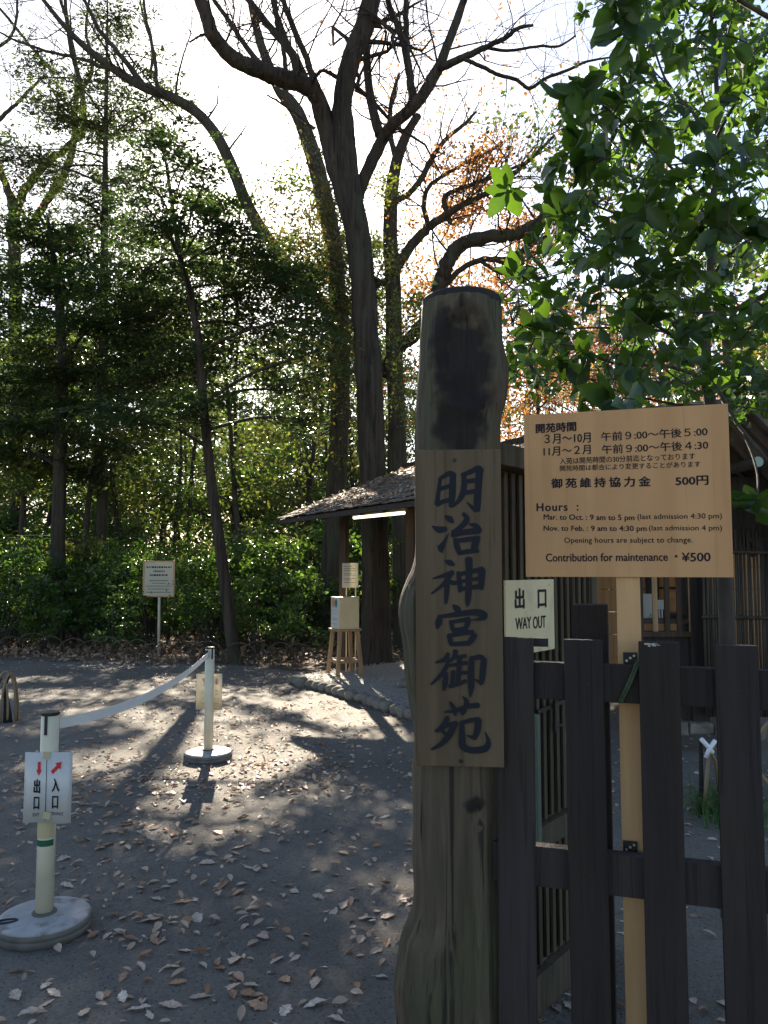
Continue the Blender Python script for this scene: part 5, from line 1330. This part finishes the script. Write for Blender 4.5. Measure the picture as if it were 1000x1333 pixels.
def open_to_sun(o, rng):
    """leave out the leaves of this tree that would close one of the sun gaps"""
    for ch in o.children:
        if not ch.name.startswith('crown'): continue
        me = ch.data; nv = len(me.vertices); k = 10 if nv % 10 == 0 and len(me.polygons) * 1 == nv else 4
        V = np.empty(nv * 3, np.float32); me.vertices.foreach_get('co', V); V = V.reshape(-1, 3).astype(float)
        c, s = math.cos(o.rotation_euler.z), math.sin(o.rotation_euler.z); sc = o.scale.x
        B = V[::k] * sc; W = np.c_[B[:, 0] * c - B[:, 1] * s, B[:, 0] * s + B[:, 1] * c, B[:, 2]] + np.array(o.location)
        kp = sun_keep(W, rng)
        if (~kp).mean() < .01: continue
        n = int(kp.sum()); V2 = V.reshape(-1, k, 3)[kp].reshape(-1, 3)
        if k == 10:
            tri = np.array([[0, 2, 1], [0, 3, 2], [1, 2, 5], [1, 5, 4], [2, 3, 6], [2, 6, 5], [4, 5, 8], [4, 8, 7], [5, 6, 9], [5, 9, 8]])
            F = (np.arange(n)[:, None, None] * 10 + tri[None]).reshape(-1, 3)
        else:
            F = (np.arange(n)[:, None] * 4 + np.array([[0, 3, 2, 1]]))
        m2 = mesh_np('crown', V2, F); m2.materials.append(me.materials[0]); ch.data = m2

def build_forest():
    rng = random.Random(21)
    lg = 'slender leafy tree standing among many others deep in the woods'
    vs = [tree_variant('forest_tree', lg, 'trees deep in the woods', 11, 31, M['leaf_mid'], 6500), tree_variant('forest_tree', lg, 'trees deep in the woods', 9, 32, M['leaf_yellow'], 5500, .2, 1.8),
          tree_variant('forest_tree', lg, 'trees deep in the woods', 12, 33, M['leaf_dark'], 6500, .3, 1.9), tree_variant('forest_tree', lg, 'trees deep in the woods', 8, 34, M['leaf_mid'], 5500, .15, 1.7)]
    spots = []
    for k, (px, d) in enumerate(((20, 18), (108, 18.5), (125, 22), (164, 20), (184, 26), (228, 21), (240, 24), (60, 25), (318, 17.5), (296, 22), (404, 26), (330, 30), (285, 27), (400, 21), (420, 28), (150, 32), (90, 31), (20, 29), (210, 35), (270, 36), (455, 24), (480, 30), (505, 22), (-40, 21), (-90, 25), (-60, 33), (400, 36), (340, 38), (530, 27), (-140, 20), (450, 38), (120, 39), (40, 40), (515, 34), (560, 30), (250, 28), (286, 31), (318, 29), (348, 32), (380, 30), (412, 32), (440, 29), (470, 31), (200, 29), (150, 27), (60, 29), (10, 32), (110, 35), (235, 34), (365, 34))):
        q = at(px, 740, d); spots.append((q.x, q.y))
    for k, (x, y) in enumerate(spots):
        o = vs[k % 4]
        s = rng.uniform(.85, 1.15) * (1 if x < 0 else .72)
        if k < 4: o.location = (x, y, 0); o.rotation_euler = (0, 0, rng.uniform(0, 6)); o.scale = (s, s, s)
        else: copy_thing(o, (x, y, 0), rng.uniform(0, 6.28), s)
    # autumn trees behind the roofs, right
    la = 'autumn tree with thin orange and pink leaves beyond the roofs'
    av = [tree_variant('autumn_tree', la, 'autumn trees beyond the roofs', 9.5, 41, M['leaf_autumn'], 3600, .35, 2.2, (.09, .14), aspect=.7), tree_variant('autumn_tree', la, 'autumn trees beyond the roofs', 8.5, 42, M['leaf_red'], 4600, .3, 2.4, (.09, .14), aspect=.7)]
    for k, (px, d, s) in enumerate(((612, 23, 1.25), (690, 20, .95), (760, 22, 1.0), (840, 19, .92), (930, 21, .98), (1010, 20, 1.0), (665, 28, 1.2), (880, 27, 1.0), (1090, 24, 1.1))):
        q = at(px, 740, d); o = av[(k) % 2]
        if k < 2: o.location = (q.x, q.y, 0); o.scale = (s, s, s)
        else: copy_thing(o, (q.x, q.y, 0), rng.uniform(0, 6.28), s)
    gv = tree_variant('roadside_tree', 'rounded green tree beyond the office roof on the right', 'green trees beyond the office', 7.5, 43, M['leaf_yellow'], 6500, .2, 2.3)
    for k, (px, d, s) in enumerate(((965, 15, .95), (1080, 16, 1.1), (740, 26, 1.0), (1000, 30, 1.2), (800, 33, 1.2))):
        q = at(px, 740, d)
        if k == 0: gv.location = (q.x, q.y, 0)
        else: copy_thing(gv, (q.x, q.y, 0), rng.uniform(0, 6.28), s)

    bt = tree_variant('sunlit_tree', 'tall sunlit yellow green tree behind the office, seen through the near broadleaf crown', None, 10, 44, M['leaf_mid'], 6000, .3, 2.6, (.08, .13), twk=22)
    q = at(950, 740, 11.5); bt.location = (q.x, q.y, 0)
    # shrubs along the forest edge
    ls = 'glossy green shrub in the thicket along the forest edge'
    sv = []
    for k, (mat, n, sz) in enumerate(((M['leaf_shrub'], 1000, (.08, .14)), (M['leaf_shrub'], 1200, (.06, .11)), (M['leaf_mid'], 1100, (.07, .12)), (M['leaf_shrub'], 800, (.11, .18)))):
        t = Tree('forest_shrub', (0, 0, 0), ls, 'shrub', 'shrubs along the forest edge', 60 + k); C = []
        for j in range(9):
            a = t.r.uniform(0, 6.28); l = t.r.uniform(.15, .95); h = t.r.uniform(.45, 1.9)
            e = Vector((math.cos(a) * l, math.sin(a) * l, h)); t.limb([(e.x * .1, e.y * .1, -.05), e * .55 + Vector((0, 0, .1)), e], [.012, .009, .004], 5, 4, keep=False)
            C.append(clump(t.rng, e, (.36, .36, .17), n // 9, 9, .08, .6))
        t.wood(M['bark_thin']); t.crown(np.concatenate(C), mat, sz, .5, 'flat', 'leaf', False, tilt=.7); sv.append(t.o)
    k = 0
    for row, (d0, n) in enumerate(((14.2, 10), (15.3, 13), (16.6, 15), (18.2, 16), (20.5, 16), (24, 15), (29, 14))):
        for i in range(n):
            px = -70 + (600 if row else 480) * (i + rng.uniform(.15, .85)) / n
            d = d0 + rng.uniform(-.4, .5) + (.9 if px < 120 and row == 0 else 0) - (.6 if px > 330 and row == 0 else 0)
            q = at(px, 740, d)
            if 440 < px < 520 and d < 16: continue
            if 165 < px < 250 and d < 15.2: continue
            s = rng.uniform(.55, 1.3) * (.6 if row == 0 else 1.0 if row < 4 else 1.5)
            o = sv[k % 4]
            if k < 4: o.location = (q.x, q.y, 0); o.scale = (s, s, s)
            else: copy_thing(o, (q.x, q.y, 0), rng.uniform(0, 6.28), s)
            k += 1
    prng = np.random.default_rng(9)
    for o in [q for q in bpy.data.objects if q.parent is None and q.type == 'EMPTY' and q.name.split('.')[0] in ('forest_tree', 'autumn_tree', 'forest_shrub')]:
        open_to_sun(o, prng)
    # far wood closing the view
    r = np.random.default_rng(77); C = []
    for i in range(420):
        ang = r.uniform(-.75, .75); d = r.uniform(38, 70); top = 16 if ang < -.03 else 5.5
        c = (math.sin(ang) * d, math.cos(ang) * d, r.uniform(.3, top) * (d / 50)); C.append(clump(r, c, (2.6, 2.6, 1.6), 210, 15, .5, .5))
    P = np.concatenate(C); o = link('far_woods', leaves_mesh('far_woods', P, r.uniform(.28, .5, len(P)), .6, r), M['leaf_far'])
    tag(o, 'far wall of green woods closing the view between the trunks', 'woods', kind='stuff')
build_forest()

# ------------------------------------------------------------------ near evergreen with large leaves, upper right
def build_near_tree():
    D = 3.6
    t = Tree('broadleaf_evergreen', gp(948, 740 + 1600 / 3.6), 'near broadleaf evergreen with large glossy leaves hanging over the notice board', 'tree', seed=51)
    t.px([(950, 1195, 22), (949, 1000, 20.5), (947, 850, 20), (944, 760, 19), (938, 640, 17), (930, 560, 15.5), (924, 520, 15), (920, 480, 13.5), (919, 430, 12), (922, 380, 10), (926, 320, 8.5), (930, 250, 7.5), (934, 170, 6.5), (932, 90, 5), (925, 10, 4), (920, -60, 3)], D, 14, 7, ridge=.05)
    B = [[(920, 492, 6), (888, 482, 5, -.1), (863, 476, 4.6, -.15), (813, 474, 4.2, -.25), (790, 470, 3.8, -.3), (748, 452, 3, -.4), (712, 434, 2.4, -.5), (668, 420, 1.8, -.6)],
         [(921, 500, 4.4), (880, 498, 4, -.1), (842, 497, 3.6, -.2), (806, 494, 3, -.3), (760, 494, 2.2, -.4), (690, 488, 1.6, -.5)],
         [(922, 528, 4), (878, 526, 3.6, .1), (834, 517, 3.2, .1), (791, 505, 3, .1), (748, 488, 2.4, .1), (690, 500, 1.8, .1)],
         [(919, 484, 6), (905, 465, 5.6), (880, 440, 5, -.2), (856, 424, 4.4, -.4), (820, 395, 3.4, -.6), (780, 360, 2.6, -.8)],
         [(923, 488, 6.5), (936, 510, 6, -.1), (948, 532, 5.6, -.2), (966, 560, 5, -.3), (1000, 600, 4, -.5)],
         [(922, 370, 6), (950, 330, 5, -.2), (1000, 300, 5, -.4), (1040, 296, 4, -.6)], [(924, 330, 5.5), (900, 292, 5, -.2), (867, 290, 4.4, -.4), (814, 281, 3.4, -.6), (770, 262, 2.4, -.8), (745, 210, 1.8, -1.0), (752, 150, 1.5, -1.1)],
         [(928, 280, 5), (890, 235, 4, -.3), (845, 190, 3.4, -.6), (800, 150, 2.6, -.9), (765, 120, 2, -1.1)], [(932, 200, 4.6), (905, 150, 4, .2), (870, 110, 3.4, .4), (850, 60, 2.6, .5)], [(932, 180, 4.6), (960, 130, 4, -.3), (990, 80, 3.4, -.5), (1020, 40, 3, -.6)],
         [(1060, 60, 9, -.9), (1000, 22, 7, -1), (968, 4, 6, -1), (930, -20, 5, -1.05), (850, -15, 3, -1.15), (812, 8, 2, -1.2)], [(921, 420, 5), (960, 400, 4.4, -.2), (1000, 380, 4, -.4), (1040, 350, 3.4, -.5)],
         [(922, 400, 5), (880, 380, 4, .3), (830, 350, 3.4, .6), (760, 330, 2.4, .9), (700, 330, 1.8, 1.0)], [(930, 240, 4.4), (960, 220, 4, .4), (1000, 190, 3, .6)], [(930, 540, 5), (965, 520, 4, .2), (1000, 505, 3, .3)], [(905, 465, 4), (870, 400, 3.4, .1), (840, 360, 3, 0), (800, 300, 2.2, -.3), (730, 250, 1.6, -.7), (665, 245, 1.4, -.9)],
         [(966, 560, 3.4, -.3), (985, 610, 3, -.5), (985, 650, 2.4, -.7), (975, 660, 2, -.75)]]
    for b in B: t.px([(p[0], p[1], p[2], p[3] if len(p) > 3 else 0) for p in b], D, 7, 5, jit=.1)
    ros = []
    hand = [(752, 108, 2.45), (738, 128, 2.5), (762, 158, 2.5), (742, 178, 2.45), (792, 112, 2.6), (832, 100, 2.7), (718, 214, 2.45), (768, 216, 2.4), (806, 165, 2.55), (850, 158, 2.7), (660, 244, 2.6), (842, 270, 2.5), (872, 215, 2.6), (800, 298, 2.5), (828, 346, 2.5), (770, 338, 2.6), (905, 340, 2.6), (965, 335, 2.6), (985, 180, 2.4), (978, 60, 2.4), (820, 18, 2.35), (800, 2, 2.35), (816, 46, 2.4), (835, 400, 2.7), (900, 420, 2.8), (830, 506, 2.6), (806, 522, 2.2), (828, 520, 2.15), (770, 528, 2.4), (700, 330, 3), (672, 355, 3), (985, 650, 2.6), (975, 640, 2.6), (950, 280, 2.5), (880, 330, 2.6), (740, 290, 2.7), (935, 130, 2.6), (860, 30, 2.8), (720, 400, 2.9), (690, 430, 3.0), (960, 440, 2.8), (995, 470, 2.7), (995, 400, 2.6), (940, 490, 3.0)]
    for px, py, d in hand: ros.append((at(px, py, d), 6, .115 if d < 2.6 else .10))
    hr = random.Random(77)
    for _ in range(22): hand.append((hr.uniform(700, 1000), hr.uniform(60, 500), hr.uniform(2.35, 3.0)))
    for px, py, d in hand[-22:]:
        if px < 700 + max(0, 330 - py) * .25: continue
        ros.append((at(px, py, d), 6, hr.uniform(.09, .12)))
    r = t.rng
    def inside(px, py):
        lim = np.interp(py, [-60, 0, 60, 110, 200, 260, 350, 420, 520, 560], [815, 790, 800, 745, 705, 690, 670, 660, 655, 690])
        return px > lim + r.normal() * 14
    k = 0
    while k < 1180:
        px, py = r.uniform(640, 1080), r.uniform(-60, 545)
        if py > 515 and px < 940: continue
        if not inside(px, py): continue
        d = r.uniform(2.8, 6.6) if r.random() < .9 else r.uniform(2.3, 2.8)
        dens = .85 if px > 800 else .6
        if 60 < py < 300 and px < 760 and d > 4: continue
        if r.random() > dens: continue
        ros.append((at(px, py, d), int(r.integers(4, 8)), r.uniform(.042, .08))); k += 1
    P, A, Nn, Sz = [], [], [], []
    SA = np.array([tuple(p) for p, q in t.samples])
    ros.sort(key=lambda q: float(((SA - np.array(q[0])) ** 2).sum(1).min()))
    for p, n, L in ros:                    # each spray grows from the nearest wood there is, and is wood for the next
        dd = ((SA - np.array(p)) ** 2).sum(1); j = int(np.argmin(dd)); q = Vector(SA[j]); dv = (p - q)
        if dv.length > .02:
            ln = dv.length; sag = Vector(r.normal(size=3)) * ln * .07; g = [q, q.lerp(p, .33) + sag + Vector((0, 0, ln * .06)), q.lerp(p, .66) + sag * .6 + Vector((0, 0, ln * .05)), p]
            rr = min(.009, .003 + .006 * ln); t.w.tube(g, [rr, rr * .8, rr * .6, .0018], 5, False)
            SA = np.vstack([SA, [tuple(x) for x in g[1:]]])
        dirv = dv.normalized() if dv.length > .02 else Vector((0, 0, 1)); dirv = (dirv + Vector((0, 0, .35)) + Vector(r.normal(size=3)) * .25).normalized()
        ax = dirv.orthogonal().normalized(); bx = dirv.cross(ax); a0 = r.uniform(0, 6.28)
        for i in range(n):
            a = a0 + i * 2.4; rad = ax * math.cos(a) + bx * math.sin(a); dl = (rad * r.uniform(.5, 1.1) + dirv * r.uniform(-.2, .9) + Vector((0, 0, -.3)) + Vector(r.normal(size=3)) * .2).normalized()
            P.append(tuple(p - dirv * r.uniform(0, .09))); A.append(tuple(dl)); nn = (dirv * .9 - rad * .3 + Vector(r.normal(size=3)) * .22); Nn.append(tuple(nn)); Sz.append(L * r.uniform(.75, 1.15))
    t.wood(M['bark_thin'])
    P, A, Nn, Sz = map(np.array, (P, A, Nn, Sz))
    # clear of the board, fence and camera
    ok = P[:, 1] > 1.4
    me = leaves_mesh('crown', P[ok], Sz[ok], .6, r, 'random', 'leaf', A[ok], .5, Nn[ok]); link('crown', me, M['leaf_big'], t.o, wl=True)
build_near_tree()

# ================================================================== FALLEN LEAVES
def leaf_mesh(seed):
    r = random.Random(seed); m = MB(); n = 12; Lf = []; Rt = []; Md = []
    curl = r.uniform(.05, .65); bend = r.uniform(-.4, .7); lob = r.uniform(.06, .24); wd = r.uniform(.75, 1.35)
    for i in range(n + 1):
        t = i / n; w = (.24 * wd * math.sin(math.pi * min(1, t * .97 + .03)) ** .8 * (1 + .15 * t)) * (1 + lob * math.sin(t * 24 + seed)) + .006
        z = .10 * bend * math.sin(t * 3.1) + .12 * max(0, t - .6) * curl
        wl_, wr_ = w * r.uniform(.72, 1.2), w * r.uniform(.72, 1.2)
        Lf.append((-wl_, t - .5, z + curl * w * (.55 + .3 * math.sin(t * 7 + seed)))); Md.append((0.02 * math.sin(t * 5), t - .5, z)); Rt.append((wr_, t - .5, z + curl * w * (.5 + .35 * math.sin(t * 6 + seed * 2))))
    m.strip(Lf, Md); m.strip(Md, Rt)
    m.tube([(0, -.5, 0), (.03, -.62, .02), (.02, -.72, .04)], [.012, .01, .008], 4)
    me = m.mesh('fallen_leaf', True); return me
M['leaf_dry_objects'] = None
def dry_mat(name, c):
    m, t, b = new_mat(name); N = t.nodes; L = t.links
    oi = N.new('ShaderNodeObjectInfo'); cr = N.new('ShaderNodeValToRGB'); e = cr.color_ramp.elements
    while len(e) < len(c): e.new(.5)
    for i, q in enumerate(c): e[i].position = i / (len(c) - 1); e[i].color = (*q, 1)
    L.new(oi.outputs['Random'], cr.inputs[0])
    tc = N.new('ShaderNodeTexCoord'); nz = N.new('ShaderNodeTexNoise'); nz.inputs['Scale'].default_value = 6; nz.inputs['Detail'].default_value = 5; L.new(tc.outputs['Object'], nz.inputs['Vector'])
    mr = N.new('ShaderNodeMapRange'); mr.inputs[1].default_value = .3; mr.inputs[2].default_value = .7; mr.inputs[3].default_value = .65; mr.inputs[4].default_value = 1.15; L.new(nz.outputs[0], mr.inputs[0])
    mx = N.new('ShaderNodeMix'); mx.data_type = 'RGBA'; mx.blend_type = 'MULTIPLY'; mx.inputs[0].default_value = 1; L.new(cr.outputs[0], mx.inputs[6]); L.new(mr.outputs[0], mx.inputs[7])
    L.new(mx.outputs[2], b.inputs['Base Color']); b.inputs['Roughness'].default_value = .55
    ts = N.new('ShaderNodeBsdfTranslucent'); L.new(mx.outputs[2], ts.inputs[0]); ms = N.new('ShaderNodeMixShader'); ms.inputs[0].default_value = .2
    L.new(b.outputs[0], ms.inputs[1]); L.new(ts.outputs[0], ms.inputs[2]); L.new(ms.outputs[0], N['Material Output'].inputs[0])
    return m
def build_fallen():
    dm = dry_mat('dry_leaf', [(.58, .43, .33), (.48, .34, .24), (.66, .52, .42), (.34, .17, .08), (.60, .46, .36), (.52, .38, .28), (.68, .57, .48), (.28, .16, .09), (.44, .25, .14)])
    ms = [leaf_mesh(i) for i in range(14)]
    for me in ms: me.materials.append(dm)
    rng = random.Random(31)
    lab = 'dry tan fallen leaf lying singly on the path near the camera'
    n = 0; taken = []
    # a few placed where the photograph shows them plainly
    spots = [(160, 1198), (200, 1228), (222, 1262), (240, 1240), (370, 1278), (342, 1222), (410, 1282), (470, 1225), (290, 1155), (375, 1155), (250, 1198), (360, 1252), (305, 1252), (286, 1262), (232, 1282), (300, 1287), (385, 1250), (335, 1312), (410, 1310), (372, 1318), (438, 1330), (222, 1311), (260, 1300), (455, 1175), (415, 1170), (478, 1198), (480, 1218), (470, 1245), (490, 1240), (345, 1110), (310, 1105), (140, 1220), (160, 1275), (112, 1215), (60, 1285), (70, 1296), (20, 1300), (175, 1318), (110, 1322), (195, 1325), (40, 1322), (505, 1195), (60, 1310), (130, 1300), (165, 1300)]
    def put(g, s):
        nonlocal n
        o = bpy.data.objects.new('fallen_leaf', rng.choice(ms)); COL.objects.link(o)
        o.location = (g.x, g.y, .006 + rng.uniform(0, .006)); o.rotation_euler = (rng.uniform(-.22, .22), rng.uniform(-.22, .22), rng.uniform(0, 6.28)); o.scale = (s, s * rng.uniform(.95, 1.15), s)
        tag(o, lab, 'fallen leaf', 'fallen leaves lying singly near the camera'); n += 1
    for px, py in spots: put(gp(px, py), rng.uniform(.05, .085))
    while n < 298:
        px = rng.uniform(0, 1000); py = rng.uniform(1015, 1345)
        if 540 < px < 690: continue
        if px < 200 and py > 1190 and px < 118: continue
        g = gp(px, py); 
        if rng.random() > (.25 + .75 * (1345 - py) / 330): continue
        put(g, rng.choice((rng.uniform(.025, .045), rng.uniform(.035, .06), rng.uniform(.055, .085))))
    # the rest, farther away, as one spread
    r = np.random.default_rng(8); P = []
    while len(P) < 3600:
        px, py = r.uniform(-60, 1060), 860 + 175 * r.random() ** 1.3
        dens = .25 + .75 * math.exp(-((px - 330) / 220) ** 2) + (.25 if py < 900 else 0)
        if r.random() > dens: continue
        g = gp(px, py); z = .012
        if mnoise.noise((g.x * 1.1, g.y * 1.1, 0)) < -.25 and r.random() < .7: continue
        P.append((g.x, g.y, z))
    for _ in range(1500):
        x, y = r.uniform(-5, 4), r.uniform(2.2, 6.5); P.append((x, y, .011))
    for cx, cy_, rx, ry, n_ in ((ST1.x + .05, ST1.y + .05, .3, .3, 60), (ST1.x + .5, ST1.y - .1, .35, .15, 40), (ST1.x + .25, ST1.y + .9, .5, .35, 70), (ST2.x, ST2.y, .32, .3, 50), (-.2, 2.6, .3, .5, 25), (.15, 3.6, .3, .6, 40), (-2.3, 5.2, .7, .5, 120), (-1.2, 5.0, .5, .3, 60)):
        for _ in range(n_): P.append((cx + r.normal() * rx, cy_ + r.normal() * ry, r.uniform(.010, .022)))
    P = [p for p in P if math.hypot(p[0] - ST1.x, p[1] - ST1.y) > .21 and math.hypot(p[0] - ST2.x, p[1] - ST2.y) > .21]
    P = np.array(P); sz = r.uniform(.02, .075, len(P)); nr = np.tile([0, 0, 1.], (len(P), 1)) + r.normal(size=(len(P), 3)) * .28
    o = link('leaf_scatter', leaves_mesh('leaf_scatter', P, sz, .5, r, nrm=nr, shape='leaf'), M['leaf_dry']); tag(o, 'small dry leaves scattered thickly over the farther path', 'leaves', kind='stuff')
    # deep litter under the trees
    n_ = 16000; x = r.uniform(-16, 6, n_); y = 13.0 + r.random(n_) ** 1.6 * 18; ok = ~((x > -1.3) & (y < 13.5)); P = np.c_[x, y, r.uniform(.02, .12, n_)][ok]
    P[:, 1] += np.where(P[:, 0] < -4, (-P[:, 0] - 4) * .22, 0)
    nr = np.tile([0, 0, 1.], (len(P), 1)) + r.normal(size=(len(P), 3)) * .5
    o = link('leaf_litter', leaves_mesh('leaf_litter', P, r.uniform(.06, .13, len(P)), .55, r, nrm=nr), M['leaf_litter']); tag(o, 'brown leaf litter covering the forest floor under the shrubs', 'leaf litter', kind='stuff')
build_fallen()
